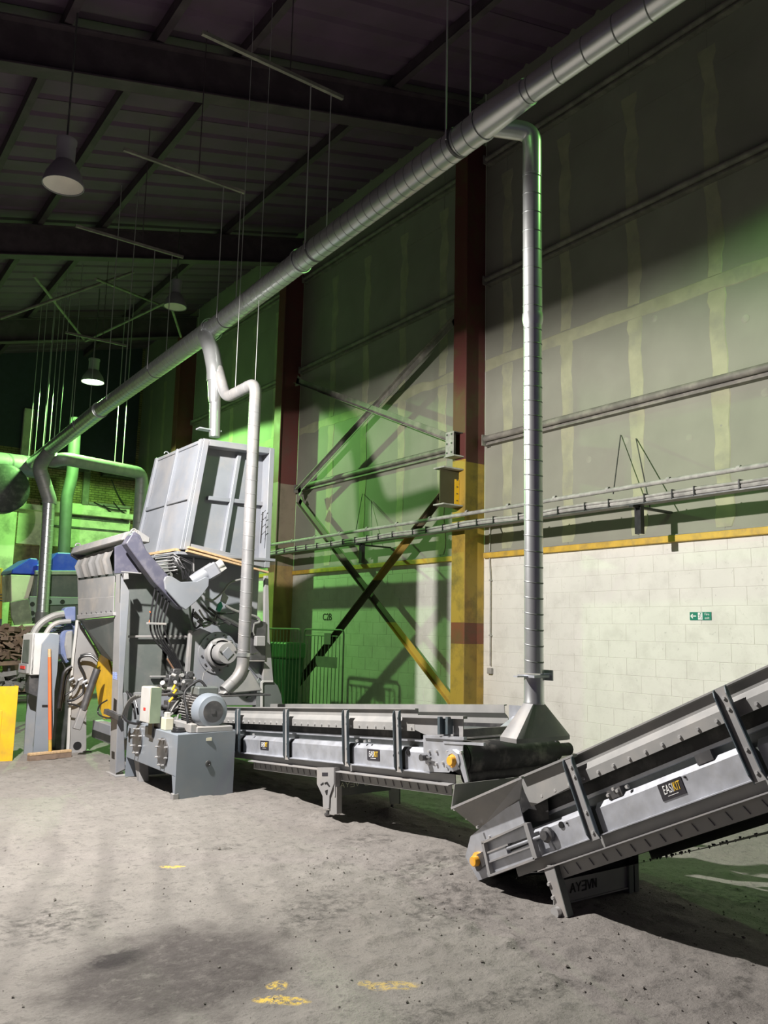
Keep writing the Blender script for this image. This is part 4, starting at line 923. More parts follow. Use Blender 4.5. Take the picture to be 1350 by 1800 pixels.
# tail branch
tb = thing('tail_drop_duct', 'dusty grey duct looping off the hopper duct and down in front of the shredder', 'duct', (4.2, 8.5, .9))
BY = 8.5; q1 = AY(447,672,BY); q2 = AY(430,1178,BY); xB = (q1.x+q2.x)/2
pth = [AY(383,648,AYY-.03), AY(397,700,9.2), (xB, BY, q1.z), (xB, BY, 1.12), (xB-.22, BY-.02, .93)]
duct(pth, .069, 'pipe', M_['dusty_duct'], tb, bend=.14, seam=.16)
strap((xB,BY,1.32), (0,0,1), .069, tb)
g = G(); a = V((xB-.02,BY,1.13)); g.add([(xB-.05,BY-.045,1.10),(xB+.07,BY-.045,1.16),(xB+.22,BY-.07,.93),(xB-.26,BY-.07,.90),(xB-.05,BY+.045,1.10),(xB+.07,BY+.045,1.16),(xB+.22,BY+.07,.93),(xB-.26,BY+.07,.90)],
   [(0,1,2,3),(7,6,5,4),(0,4,5,1),(1,5,6,2),(3,2,6,7),(0,3,7,4)]); g.build('fishtail_hood', M_['skirt'], tb, bevel=.01)
g = G(); g.box((xB-.28,BY-.12,.875),(xB+.30,BY+.12,.893)); g.build('hood_base_plate', M_['steel'], tb, bevel=.003)
g = G(); g.tube([(xB+.07,BY,1.33),(xB+.12,BY,1.325),(xB+.33,BY+.3,1.335)], .006, 6); g.build('stay_wire', M_['ghose'], tb)
# far drops at left
fd = thing('far_left_drop_duct', 'bent duct dropping from the main duct behind the control cabinet at far left', 'duct', (4.8, 20, 1.8))
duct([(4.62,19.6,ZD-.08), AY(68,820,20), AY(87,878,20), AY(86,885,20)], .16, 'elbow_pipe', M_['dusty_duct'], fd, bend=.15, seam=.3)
duct([AY(86,880,20), AY(74,1078,20)], .135, 'pipe', M_['duct'], fd, seam=.13, sm=M_['galv'])
g = G(); g.tube([AY(74,1076,20), AY(73,1100,20)], .15, 16); g.build('lower_collar', M_['dusty_duct'], fd)
fc = thing('far_cross_duct', 'pale green-lit duct running right and turning down behind the hopper', 'duct', (6, 20, 5.5))
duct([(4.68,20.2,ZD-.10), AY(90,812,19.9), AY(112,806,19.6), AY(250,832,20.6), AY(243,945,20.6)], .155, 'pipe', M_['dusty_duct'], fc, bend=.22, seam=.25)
fe = thing('brown_machine_duct', 'dull green duct with a kink rising from the blue hooded machine', 'duct', (6.7, 25.2, 3.5))
duct([AY(133,735,21.9), AY(127,835,21.9), AY(122,856,21.9), AY(117,875,21.9), AY(112,978,21.9)], .15, 'pipe', mat('dull_green_duct', (.10,.12,.10), .6, .2), fe, bend=.2, seam=0)
bx = thing('cyclone_housing', 'rounded dark fan housing hanging under the cross duct at the left edge', 'fan', (4.3, 21, 5))
g = G(); g.lathe(AY(0,862,21.2)+V((0,0,0)), (0,-1,0), [(0,0),(.50,0),(.58,.06),(.58,.42),(.50,.48),(0,.48)], 28); g.build('housing', M_['rubber'], bx)

# hangers for the ducts: channel, short stub and two rods each
def duct_hanger(y, a, b, lab, xs, r=.13):
    pa, pb = AY(*a, y), AY(*b, y); t = thing('duct_hanger', lab, 'hanger', (xs, y, ZD+.2))
    zc_ = (pa.z+pb.z)/2; g = G(); g.box((pa.x, y-.02, zc_-.02), (pb.x, y+.02, zc_+.02)); g.build('channel', M_['brace'], t)
    g = G(); x = pa.x+(pb.x-pa.x)*.6; g.cyl((x,y,zc_+.015),(x,y,zr(x)+.84), .007, 6); g.build('stub_rod', M_['roofsteel'], t)
    for k in (-1, 1):
        g = G(); g.cyl((xs+k*r, y, ZD-.02), (xs+k*r, y, zc_-.015), .0065, 6); g.build('threaded_rod', M_['bolt'], t)
    g = G(); g.lathe((xs,y-.014,ZD), (0,1,0), [(r-.012,0),(r-.004,0),(r-.004,.028),(r-.012,.028)], 24); g.build('ring_clamp', M_['steel'], t)
duct_hanger(7.27, (355,66), (603,165), 'duct hanger with its pale channel over the middle of the long duct', 4.23)
duct_hanger(9.70, (217,266), (430,335), 'duct hanger whose channel crosses the green lit roof sheets', 4.33)
duct_hanger(12.4, (133,397), (322,452), 'duct hanger with its channel just above the middle rafter', 4.40, .145)
duct_hanger(16.9, (115,585), (222,607), 'duct hanger whose short channel hangs near the lit lamp', 4.51, .16)
t = thing('duct_hanger', 'nearest pair of duct hanger rods rising out at the top of the picture', 'hanger', (4.14,4.85,ZD))
for k in (-1, 1):
    g = G(); g.cyl((4.145+k*.13, 4.85, ZD-.02), (4.145+k*.13, 4.85, zr(4.1)+.84), .0075, 6); g.build('threaded_rod', M_['bolt'], t)
g = G(); g.lathe((4.145,4.836,ZD), (0,1,0), [(.118,0),(.128,0),(.128,.028),(.118,.028)], 24); g.build('ring_clamp', M_['steel'], t)
for y, lab in ((14.6,'pair of thin duct hanger rods left of the drop duct elbow'),(18.6,'pair of thin duct hanger rods right of the lit lamp'),(19.6,'pair of thin duct hanger rods left of the lit lamp'),(20.6,'green lit pair of hanger rods above the bent far duct'),(21.3,'leftmost pair of hanger rods beside the cross duct')):
    xs = 4.35+(y-11)*.031; t = thing('duct_hanger', lab, 'hanger', (xs, y, ZD))
    for k in (-1, 1):
        g = G(); g.cyl((xs+k*.155, y, ZD-.02), (xs+k*.155, y, zr(xs)+.84), .008, 6); g.build('threaded_rod', M_['bolt'], t)
for (a, b, y, lab) in ((432,655,8.75,'pair of thin wires holding the loop of the dusty duct'),(208,823,20.4,'pair of green lit rods holding the pale far duct')):
    p = AY(a,b,y); t = thing('duct_hanger', lab, 'hanger', p)
    for k in (-1, 1):
        g = G(); dx = .07 if y < 10 else .10; g.cyl((p.x+k*dx, y-(.12*k if y<10 else 0), p.z-(.16 if y < 10 else .02)), (p.x+k*dx, y-(.12*k if y<10 else 0), zr(p.x)+.67), .004 if y < 10 else .011, 6); g.build('threaded_rod', M_['bolt'], t)

# ------------------------------------------------------------------ high bay lamps
def high_bay(px_, py_, y, lab, on=False, R_=.235):
    p = AY(px_, py_, y); t = thing('high_bay_lamp', lab, 'lamp', p)
    g = G(); g.lathe(p, (0,0,1), [(R_,0),(R_*.99,.03),(R_*.86,.14),(R_*.62,.24),(R_*.46,.30),(R_*.44,.30),(R_*.60,.235),(R_*.84,.13),(R_*.965,.03),(R_*.97,0),(R_,0)], 28); g.build('shade', M_['lampbody'], t)
    g = G(); g.lathe(p, (0,0,1), [(R_*.95,.012),(R_*.82,.125),(R_*.58,.23),(R_*.40,.285),(0,.285)], 28); g.build('reflector', M_['lampin'], t)
    g = G(); g.lathe(p, (0,0,1), [(R_*.40,.27),(R_*.46,.32),(R_*.46,.52),(R_*.50,.54),(R_*.50,.58),(0,.58)], 20); g.build('gear_housing', M_['lampbody'], t)
    g = G(); g.cyl(p+V((0,0,.57)), V((p.x,p.y,zr(p.x)+.67)), .012, 6); g.build('suspension', M_['steel'], t)
    if on:
        g = G(); g.lathe(p, (0,0,1), [(0,-.03),(R_*.5,-.02),(R_*.88,.03),(R_*.5,.10),(0,.12)], 24); g.build('lit_lens', M_['lampon'], t)
high_bay(111, 327, 9.6, 'nearest unlit high bay lamp with an open pale reflector')
high_bay(308, 540, 16.0, 'unlit high bay lamp beside the roof braces above the duct')
high_bay(163, 672, 20.0, 'lit high bay lamp glowing green white at the far end', True, .27)

# ================================================================== shredder
sh = thing('shredder', 'large grey industrial shredder with tall ribbed hopper, ram arm and hydraulic hoses', 'machine', (3.9, 10.0, 0))
def hp(a, b, y): return AY(a, b, y)
XL = 3.10
def part_py(name, y, pts, t, m, bevel=.004, parent=None): g = G(); g.py(y, pts, t); return g.build(name, m, parent or sh, bevel=bevel)
def part_px(name, x, pts, t, m, bevel=.004, parent=None): g = G(); g.px(x, pts, t); return g.build(name, m, parent or sh, bevel=bevel)
# --- upper hopper: four sloping walls
T = {'fl': V((3.88,9.15,3.84)), 'fr': V((4.83,9.15,3.86)), 'bl': V((3.88,10.66,3.84)), 'br': V((4.83,10.66,3.86))}
B_ = {'fl': V((3.70,9.15,2.50)), 'fr': V((4.83,9.15,2.36)), 'bl': V((3.66,10.66,2.50)), 'br': V((4.83,10.66,2.50))}
def wallp(a, b, inn, nm):
    g = G(); g.prism([B_[a], B_[b], T[b], T[a]], inn); return g.build(nm, M_['grey'] if nm != 'hopper_front' else M_['grey'], sh)
hl = wallp('bl', 'fl', V((.02,0,0)), 'hopper_side'); hf = None
g = G(); rc = V((0,.16,0)); g.prism([B_['fl']+rc, B_['fr']+rc, T['fr']+rc, T['fl']+rc], V((0,.02,0))); hf = g.build('hopper_front', M_['grey'], sh)
wallp('fr', 'br', V((-.02,0,0)), 'hopper_side'); wallp('br', 'bl', V((0,-.02,0)), 'hopper_back')
def rib(p, q, w_, out, parent, nm='hopper_rib', th=.05):
    g = G(); p = V(p); q = V(q); d = (q-p).normalized(); o = V(out).normalized(); s_ = d.cross(o).normalized()
    g.prism([p-s_*w_/2, p+s_*w_/2, q+s_*w_/2, q-s_*w_/2], o*th); return g.build(nm, M_['grey'], parent, bevel=.004)
L_ = lambda a, b, t: a.lerp(b, t)
FO = V((0,-1,0)); SO = V((-1,0,.13)).normalized()
# front frame and cross of stiffeners
rib(B_['fl']+V((.035,.16,0)), T['fl']+V((.035,.16,0)), .070, FO, hf, 'frame_post', .18); rib(B_['fr']+V((-.035,.16,0)), T['fr']+V((-.035,.16,0)), .07, FO, hf, 'frame_post', .18)
rib(T['fl']+V((.07,.16,-.034)), T['fr']+V((-.07,.16,-.034)), .068, FO, hf, 'frame_rail', .176); rib(B_['fl']+V((.07,.16,.04)), B_['fr']+V((-.07,.16,.04)), .08, FO, hf, 'frame_rail', .17)
m1, m2 = AY(416,800,9.15), AY(388,985,9.15); mid = AY(402,880,9.15)
rib(AY(418,800,9.31), AY(387,985,9.31), .05, FO, hf, th=.06)
rib(AY(363,876,9.31), AY(476,888,9.31), .05, FO, hf, th=.055)
# side frame
for t_ in (0.02, .5, .98): rib(L_(B_['bl'],B_['fl'],t_), L_(T['bl'],T['fl'],t_), .07 if t_ != .5 else .045, SO, hl, th=.035)
rib(L_(B_['bl'],T['bl'],.47), L_(B_['fl'],T['fl'],.47), .05, SO, hl, th=.03); rib(T['bl']-V((0,0,.02)), T['fl']-V((0,0,.02)), .04, SO, hl, th=.02)
g = G(); g.prism([T['fl']+V((0,0,.0)),T['fr'],T['br'],T['bl']], (0,0,.012)); g.build('hopper_lid', M_['grey'], sh)
for a, b, y in ((470,783,9.3),(292,806,10.4)):
    p = AY(a,b,y); p.z = 3.87; g = G(); g.tube([p+V((.03*math.cos(i*PI/6),0,.03*math.sin(i*PI/6))) for i in range(7)], .007, 6); g.build('lifting_eye', M_['galv'], sh)
g = G(); 
for i in range(4): p = AY(459, 905+i*12, 9.12); g.cyl(p, p+V((.05,-.02,.06)), .004, 6)
g.tube([AY(462,900,9.1), AY(458,955,9.1)], .008, 6); g.build('side_cables', M_['hose'], sh, kind='stuff')
# --- timber packing between hopper and body
tm = [((328,968),(470,1006),9.08), ((330,962),(428,990),9.11)]
for p, q, y in tm:
    g = G(); g.bar(AY(*p,y), AY(*q,y), .07, .022); g.build('timber_packer', M_['wood'], sh)
g = G(); g.bar(V((3.66,9.2,2.50)), V((3.66,10.4,2.50)), .08, .03); g.build('timber_packer', M_['wood'], sh)
g = G(); g.box((3.62,9.12,2.44),(4.90,10.75,2.475)); g.build('body_top_flange', M_['grey'], sh, bevel=.004)
# --- shredder body
g = G(); g.box((3.66,9.46,.82),(4.86,10.9,2.44)); g.build('body', M_['grey'], sh, bevel=.01)
part_py('front_panel', 9.40, [(213,1009),(262,1008),(320,968),(337,1110),(325,1220),(210,1219)], .05, M_['dgrey'])
part_py('panel_flange', 9.34, [(226,1117),(338,1117),(338,1121),(226,1121)], .03, M_['lgrey'])
part_py('panel_flange', 9.34, [(265,1188),(310,1188),(310,1191),(265,1191)], .04, M_['lgrey'])
part_py('lower_frame_panel', 9.38, [(210,1218),(310,1216),(310,1250),(215,1300),(208,1300)], .05, M_['grey'])
part_py('frame_channel', 9.22, [(334,1108),(339,1108),(333,1200),(326,1200)], .06, M_['lgrey'])
part_py('bearing_plate', 9.27, [(338,1112),(352,1104),(462,1150),(470,1240),(325,1240),(326,1198)], .03, M_['grey'])
part_py('dark_side_box', 9.18, [(441,1086),(468,1094),(467,1160),(441,1160)], .10, M_['steel'])
part_py('grey_switch_box', 9.10, [(451,1118),(467,1118),(467,1136),(450,1136)], .07, M_['lgrey'], .008)
part_py('side_box_tray', 9.14, [(436,1161),(466,1161),(466,1163),(436,1163)], .14, M_['lgrey'])
part_py('right_leg_plate', 9.20, [(466,1012),(472,1012),(474,1120),(482,1212),(462,1216),(465,1120)], .05, M_['lgrey'])
part_py('gusset_brace', 9.24, [(440,1165),(462,1190),(458,1196),(436,1170)], .03, M_['grey']); part_py('gusset_brace', 9.24, [(462,1195),(440,1228),(434,1228),(456,1190)], .03, M_['dgrey'])
# wheel guard at lower right
cg = AY(470,1243,9.12); g = G(); 
pts = [AY(460,1246,9.12), AY(460,1200,9.12), AY(463,1197,9.12), AY(480,1197,9.12), AY(489,1206,9.12), AY(495,1222,9.12), AY(498,1246,9.12)]
g.prism(pts, (0,.25,0)); g.build('end_guard', M_['dgrey'], sh, bevel=.006)
part_py('guard_edge', 9.10, [(459,1246),(459,1199),(463,1196),(480,1196),(480,1199),(464,1199),(462,1201),(462,1246)], .02, M_['white'], 0)
# bearing and drive cover
cB = AY(382,1147,9.27); r1 = .245
g = G(); g.lathe(cB, (0,-1,0), [(r1,-.01),(r1,.018),(.17,.018)], 36); bp1 = g.build('bearing_flange', M_['grey'], sh)
g = G(); g.lathe(cB, (0,-1,0), [(.172,.01),(.172,.10),(.150,.12),(.150,.135)], 32); g.build('bearing_hub', M_['lgrey'], sh)
g = G(); g.lathe(cB, (0,-1,0), [(.128,.12),(.128,.27),(.118,.285),(0,.285)], 32); hub = g.build('drive_cover', M_['lgrey'], sh)
f0 = cB + V((0,-.286,0)); g = G(); g.prism([f0+V((.075,0,0)), f0+V((0,0,.075)), f0+V((-.075,0,0)), f0+V((0,0,-.075))], (0,-.010,0)); g.build('square_plate', M_['grey'], hub, bevel=.003)
g = G()
for k in range(2): g.bolt(f0+V((.095*(1 if k else -1),-.0,.02)), (0,-1,0), .012, .02)
for k in range(12): t_ = k*PI/6+.2; g.bolt(cB+V((.208*math.cos(t_),-.018,.208*math.sin(t_))), (0,-1,0), .013, .016)
g.build('flange_bolt', M_['steel'], hub, kind='stuff')
for t_ in (.9, -.9, 2.3): 
    p = cB + V((.15*math.cos(t_),-.10,.15*math.sin(t_))); g = G(); g.box(p-V((.02,.05,.02)), p+V((.02,.05,.02))); g.build('hub_lug', M_['lgrey'], hub, bevel=.006)
g = G(); g.tube([AY(367,1176,9.1), AY(358,1183,9.0), AY(355,1200,8.95), AY(360,1232,8.9)], .004, 6); g.build('thin_cable', M_['ghose'], sh)
# --- legs
g = G(); g.px(XL, [(203,1010),(213,1009),(208,1225),(203,1363),(192,1362),(196,1230)], .012); g.build('front_leg', M_['lgrey'], sh, bevel=.004)
part_py('front_leg_web', 9.17, [(213,1011),(228,1040),(216,1216),(220,1352),(203,1360),(208,1220)], .012, M_['grey'])
g = G(); 
g.px(XL-.004, [(200,1227),(205,1231),(204,1250),(199,1248)], .006); g.px(XL-.004, [(196,1320),(201,1322),(201,1334),(196,1332)], .006); g.build('leg_cutout', M_['black'], sh, kind='stuff')
g = G(); g.box((XL-.03,9.10,.0),(XL+.22,9.44,.018)); g.build('foot_plate', M_['lgrey'], sh, bevel=.003)
g = G()
for k_ in range(3): pq = AX(202,1184+k_*4,XL-.002); g.tube([(pq.x, pq.y+.07-.02*i_, pq.z+.016*(-1)**i_) for i_ in range(8)], .0025, 4)
g.build('blue_scribble', M_['blueprint'], sh, kind='stuff')
YR = 11.1
rp = part_py('rear_leg_panel', YR, [(135,1090),(140,1092),(174,1152),(164,1196),(152,1250),(152,1321),(118,1323),(122,1240),(127,1150)], .02, M_['lgrey'])
part_py('rear_leg_edge', YR-.03, [(134,1090),(138,1090),(130,1160),(125,1240),(122,1322),(117,1323),(121,1240),(127,1150)], .03, M_['white'], 0)
g = G(); p = AY(136,1311,YR-.004); g.cyl(p, p+V((0,.006,0)), .052, 18); g.build('round_hole', M_['black'], rp)
g = G(); g.box((XL-.02,YR-.05,.0),(XL+.30,YR+.12,.02)); g.build('foot_plate', M_['lgrey'], sh, bevel=.003)
# crossing frame beams low down and the dark funnel
g = G(); g.box((3.34,10.2,.30),(3.7,10.9,.42)); g.build('cross_member', M_['grey'], sh, bevel=.006)
g = G(); g.box((3.15,9.45,.34),(3.25,11.1,.46)) if False else g.box((3.40,9.5,.18),(3.52,11.1,.30)); g.build('base_beam', M_['dgrey'], sh, bevel=.006)
g = G(); g.prism([AY(140,1090,YR), AY(200,1085,9.6), AY(200,1165,9.9), AY(176,1150,YR)], (.01,.01,0)); g.build('discharge_funnel', M_['dgrey'], sh)
g = G(); g.box((3.62,9.4,.55),(3.68,11.1,1.65)); g.build('inner_side_wall', M_['dgrey'], sh)
# yellow wheel segment, ram cylinder
part_px('yellow_flywheel_guard', 3.42, [(181,1142),(187,1144),(191,1165),(201,1200),(202,1235),(192,1262),(182,1264),(173,1240),(169,1212),(168,1185),(172,1160)], .03, M_['yellow'], .004)
a = AY(171,1176,10.6); b = AY(146,1248,10.6); g = G(); g.cyl(a, b, .047, 18); g.build('ram_cylinder', M_['steel'], sh)
g = G(); g.bar(AY(147,1246,10.6), AY(134,1282,10.6), .07, .09); g.build('ram_bracket', M_['lgrey'], sh, bevel=.008)
# --- feed chute side sheets
XS = 3.12
part_px('feed_sheet', XS, [(136,1014),(201,1009),(200,1052),(137,1056)], .01, M_['lgrey'])
part_px('feed_sheet', XS-.02, [(137,1053),(200,1048),(199,1078),(137,1084)], .012, M_['lgrey'])
part_px('feed_sheet_lip', XS-.05, [(135,1081),(199,1076),(199,1082),(136,1089)], .05, M_['lgrey'])
g = G()
for i in range(7): g.bolt(AX(144+i*8.6, 1078-i*.6, XS-.022), (-1,0,0), .012, .008)
g.build('sheet_bolt', M_['steel'], sh, kind='stuff')
# --- ribbed rubber curtain and the lid with its lug
n = 40; g = G(); tp = []; bt = []
pa, pb = AX(140,981,XS), AX(203,960,XS); pc, pd = AX(140,1016,XS-.0), AX(202,1008,XS-.0)
for i in range(n+1):
    t_ = i/n; k = max(0, math.cos(t_*2*PI*5))*.022
    tp.append(pa.lerp(pb, t_)+V((-k*.4,0,0))); bt.append(pc.lerp(pd, t_)+V((-k-.0,0,0)))
mm = [a_.lerp(b_, .45)+V((-.05,0,0)) for a_, b_ in zip(tp, bt)]
g.add(tp+mm+bt, [(i,i+1,n+2+i,n+1+i) for i in range(n)] + [(n+1+i,n+2+i,2*n+3+i,2*n+2+i) for i in range(n)], True); g.build('ribbed_curtain', M_['lgrey'], sh, bevel=-1)
g = G(); z0 = 2.50
g.prism([V((3.02,9.28,2.565)), V((3.06,9.28,2.66)), V((3.20,9.28,2.70)), V((3.35,9.28,2.62)), V((3.35,9.28,2.56))], (0,2.05,-.03)); g.build('chute_lid', M_['lgrey'], sh, bevel=.01)
for y0_ in (9.12, 11.30):
    g = G(); g.prism([AY(222,955,9.15)+V((0,y0_-9.15,0)), AY(226,940,9.15)+V((0,y0_-9.15,0)), AY(235,934,9.15)+V((0,y0_-9.15,0)), AY(245,941,9.15)+V((0,y0_-9.15,0)), AY(255,966,9.15)+V((0,y0_-9.15,0)), AY(240,968,9.15)+V((0,y0_-9.15,0))], (0,.09,0)); g.build('lid_lug', M_['blue'], sh, bevel=.008)
    c = AY(236,936,9.15)+V((0,y0_-9.15+.045,0)); g = G(); g.tube([c+V((.035*math.cos(i*PI/6),0,.04*math.sin(i*PI/6))) for i in range(7)], .010, 6); g.build('lifting_eye', M_['lgrey'], sh)
part_py('chute_end_plate', 9.24, [(202,961),(226,952),(262,985),(270,1007),(202,1008)], .03, M_['blue'])
g = G(); g.box((XS,9.3,2.19),(3.62,11.2,2.25)); g.build('chute_top_frame', M_['dgrey'], sh)
part_px('chute_side_inner', 3.30, [(150,985),(215,962),(212,1010),(150,1014)], .02, M_['dgrey'])
part_py('small_latch_box', 9.10, [(218,1008),(226,1006),(227,1018),(219,1019)], .06, M_['lgrey'], .004); g = G(); g.tube([AY(213,1005,9.1), AY(248,1008,9.1)], .008, 6); g.build('latch_rod', M_['lgrey'], sh)
# --- ram arm with the heart shaped end plate
arm = part_py('ram_arm', 8.98, [(222,955),(233,938),(243,941),(258,968),(296,1012),(322,1072),(312,1066),(272,1024),(228,964)], .17, M_['blue'], .008)
part_py('end_plate', 8.92, [(289,1020),(291,1014),(297,1012),(304,1014),(318,1023),(346,1022),(362,1014),(368,1016),(367,1030),(357,1044),(345,1057),(327,1072),(318,1066),(291,1036)], .035, M_['grey'], .006)
a = AY(338,1024,9.06); b = AY(376,1000,9.0); g = G(); g.cyl(a, b, .085, 20); g.build('ram_body', M_['grey'], sh)
a = AY(362,1010,9.02); b = AY(383,998,8.98); g = G(); g.bar(a, b, .17, .17); g.build('ram_cap', M_['grey'], sh, bevel=.02)
a = AY(376,1000,8.99); b = AY(391,990,8.97); g = G(); g.cyl(a, b, .055, 12); g.bar(AY(384,990,8.95), AY(392,1003,8.95), .03, .10); g.build('ram_eye', M_['white'], sh)
part_py('upright_bar', 9.2, [(339,980),(342,979),(342,1022),(337,1022)], .03, M_['lgrey'])
# --- hydraulic valve nest under the hopper and hoses
g = G(); random.seed(3)
for i in range(6): 
    y = 9.15; g.tube([AY(272+i*1.5,976+i*6,y), AY(305,973+i*6,y+.05), AY(316,980+i*4,y)], .009, 6)
g.build('valve_pipework', M_['lgrey'], sh, kind='stuff')
g = G(); g.py(9.2, [(300,975),(318,972),(322,1005),(312,1010),(302,1000)], .12); g.build('valve_block', M_['steel'], sh, bevel=.01)
g = G()
for i in range(9):
    a = AY(303+i*2,985+random.randint(-6,6),9.12); b = AY(322+i*2.2,1014+random.randint(-4,6),9.05); c = a.lerp(b,.5)+V((random.uniform(-.05,.08),-.05,random.uniform(-.02,.06)))
    g.tube([a, c, b], .008, 6)
g.build('valve_hoses', M_['hose'], sh, kind='stuff')
def hose(pts, y, r, m, name='hydraulic_hose', parent=None):
    P = [AY(a, b, y if len(q) == 0 else q[0]) for a, b, *q in pts]
    # smooth through points
    out = []
    for i in range(len(P)-1):
        p0 = P[max(i-1,0)]; p1 = P[i]; p2 = P[i+1]; p3 = P[min(i+2,len(P)-1)]
        for k in range(5):
            t = k/5; out.append(.5*((2*p1)+(p2-p0)*t+(2*p0-5*p1+4*p2-p3)*t*t+(3*p1-p0-3*p2+p3)*t**3))
    out.append(P[-1]); g = G(); g.tube(out, r, 8); return g.build(name, m, parent or sh)
for i, (x0_, x1_, x2_) in enumerate(((268,264,322),(275,271,326),(283,276,330),(291,281,334),(297,288,337))):
    hose([(x0_+8,1022),(x0_+2,1050),(x1_,1096),(x1_+8,1125),(300+i*3,1158),(x2_,1210)], 9.12-.01*i, .011, M_['hose'])
hose([(294,1158),(312,1186),(332,1212)], 9.05, .010, mat('copper_brown_hose', (.25,.14,.09), .5)); hose([(263,1075),(266,1080),(262,1096)], 9.12, .008, M_['orange'])
g = G(); g.bar(AY(258,1096,9.08), AY(292,1097,9.08), .04, .025); g.build('hose_clamp_bar', M_['lgrey'], sh, bevel=.004)
for pts, m, r in (([(372,1058),(362,1052),(374,1055),(392,1040),(404,1025),(425,1018)],'ghose',.012), ([(357,1102),(368,1098),(376,1090),(380,1080)],'ghose',.014), ([(352,1062),(370,1078),(382,1085)],'hose',.013),
                  ([(397,1065),(415,1074),(450,1084),(456,1093),(448,1096)],'ghose',.016), ([(384,1082),(410,1095),(440,1112)],'steel',.030), ([(342,1076),(350,1085),(357,1092)],'steel',.016), ([(350,1072),(356,1082),(362,1090)],'lgrey',.012),
                  ([(340,1070),(338,1090),(344,1104),(352,1100),(362,1100)],'hose',.012), ([(380,1078),(400,1078),(415,1076)],'hose',.012), ([(447,1096),(445,1110),(447,1117)],'ghose',.010), ([(366,1068),(380,1080),(376,1098)],'hose',.015), ([(358,1086),(380,1096),(400,1092)],'hose',.013), ([(350,1100),(366,1094),(386,1100)],'steel',.014)):
    hose(pts, 9.16, r, M_[m])
g = G(); g.py(9.15, [(384,1062),(389,1057),(392,1066),(386,1076),(381,1072)], .03); g.build('green_tag', M_['signgreen'], sh)
part_py('elbow_bracket', 9.18, [(393,1040),(402,1050),(397,1062),(388,1056)], .02, M_['lgrey'])
g = G()
for (x_, y_) in ((344,1084),(352,1094),(378,1092),(392,1086),(400,1094),(370,1088)): p = AY(x_, y_, 9.15); g.cyl(p+V((-.03,0,.02)), p+V((.03,0,-.02)), .02, 8)
g.build('hose_fitting', M_['steel'], sh, kind='stuff')
# hoses on the far leg panel
for pts, y, r in (([(172,1163,10.9),(160,1153,10.95),(143,1155,11.0),(139,1166,11.05),(148,1185,11.05),(153,1207,11.05)],11,.017), ([(172,1159,10.9),(158,1149,10.95),(141,1152,11.0)],11,.012), ([(139,1195),(130,1212),(115,1222),(112,1235)],11.0,.012),
                  ([(146,1202),(146,1218),(130,1230),(118,1232)],11.0,.016), ([(126,1171),(113,1182),(108,1210),(103,1245)],10.9,.024), ([(125,1175),(118,1190),(112,1215),(106,1250)],10.95,.016),
                  ([(188,1231,9.6),(175,1240,9.8),(173,1255,9.8),(190,1262,9.5),(212,1260,9.1)],9.5,.009), ([(120,1237),(135,1240),(146,1246)],10.9,.012)):
    hose(pts, y, r, M_['hose'])
g = G()
for (x_, y_) in ((138,1196),(146,1200),(150,1207),(122,1196)): p = AY(x_, y_, 11.0); g.cyl(p, p+V((.05,-.02,.03)), .018, 8)
g.build('hose_fitting', M_['galv'], sh, kind='stuff')
g = G(); g.box((3.16,9.30,.40),(3.24,9.9,.46)) if False else g.bar(AY(186,1250,9.4), AY(212,1262,9.1), .05,.05); g.build('link_bar', M_['steel'], sh)

# ================================================================== hydraulic power unit
hu = thing('hydraulic_power_unit', 'blue grey hydraulic tank with two round covers, motor and valve pipework on top', 'power unit', (3.45, 8.3, 0))
TX0, TX1, TY0, TY1, TZ0, TZ1 = 3.14, 3.77, 7.62, 9.0, .22, .60
g = G(); g.prism([(TX0,TY0+.006,TZ0),(TX1,TY0+.09,TZ0),(TX1,TY1,TZ0),(TX0,TY1,TZ0)], (0,0,TZ1-TZ0)); g.build('tank', M_['tank'], hu, bevel=.006)
g = G(); g.prism([(TX0-.003,TY0,0),(TX1+.003,TY0+.085,0),(TX1+.003,TY0+.093,0),(TX0-.003,TY0+.008,0)], (0,0,TZ1+.004)); ep = g.build('end_plate', M_['tank'], hu, bevel=.002)
g = G(); g.box((TX0-.003,TY1-.005,.02),(TX1+.003,TY1+.003,TZ1)); g.build('end_plate', M_['tank'], hu)
g = G(); g.prism([(TX0,TY0+.01,.22),(TX0,TY0+.10,.22),(TX0,TY0+.03,0),(TX0,TY0+.01,0)], (.008,0,0)); g.build('foot_gusset', M_['tank'], hu)
g = G(); g.prism([(3.2,8.78,.22),(3.2,8.95,.22),(3.2,8.80,.0),(3.2,8.72,.0)], (.10,0,0)); g.build('foot', M_['lgrey'], hu, bevel=.006)
g = G(); g.box((TX0-.02,TY0-.0,.0),(TX0+.04,TY0+.06,.07)); g.build('foot_block', M_['lgrey'], hu, bevel=.006)
g = G(); g.box((3.35,8.35,.12),(3.50,8.40,.22)); g.box((3.42,8.20,.10),(3.56,8.36,.13)); g.build('drain_step', M_['lgrey'], hu)
for (a, b) in ((286.5,1322),(242,1302)):
    c = AX(a, b, TX0-.003); r_ = .135
    g = G(); g.lathe(c, (-1,0,0), [(r_,-.004),(r_,.010),(r_-.012,.012),(0,.013)], 28); cv = g.build('round_cover', M_['steel'], hu)
    g = G(); 
    for k in range(8): t_ = k*PI/4+.3; g.bolt(c+V((-.008, r_*.95*math.cos(t_), r_*.95*math.sin(t_))), (-1,0,0), .010, .028)
    g.build('cover_stud', M_['bolt'], cv, kind='stuff')
g = G(); p = AX(228,1292,TX0-.002); g.box((TX0-.006,p.y-.015,p.z-.07),(TX0,p.y+.015,p.z+.07)); g.build('level_gauge', M_['black'], hu)
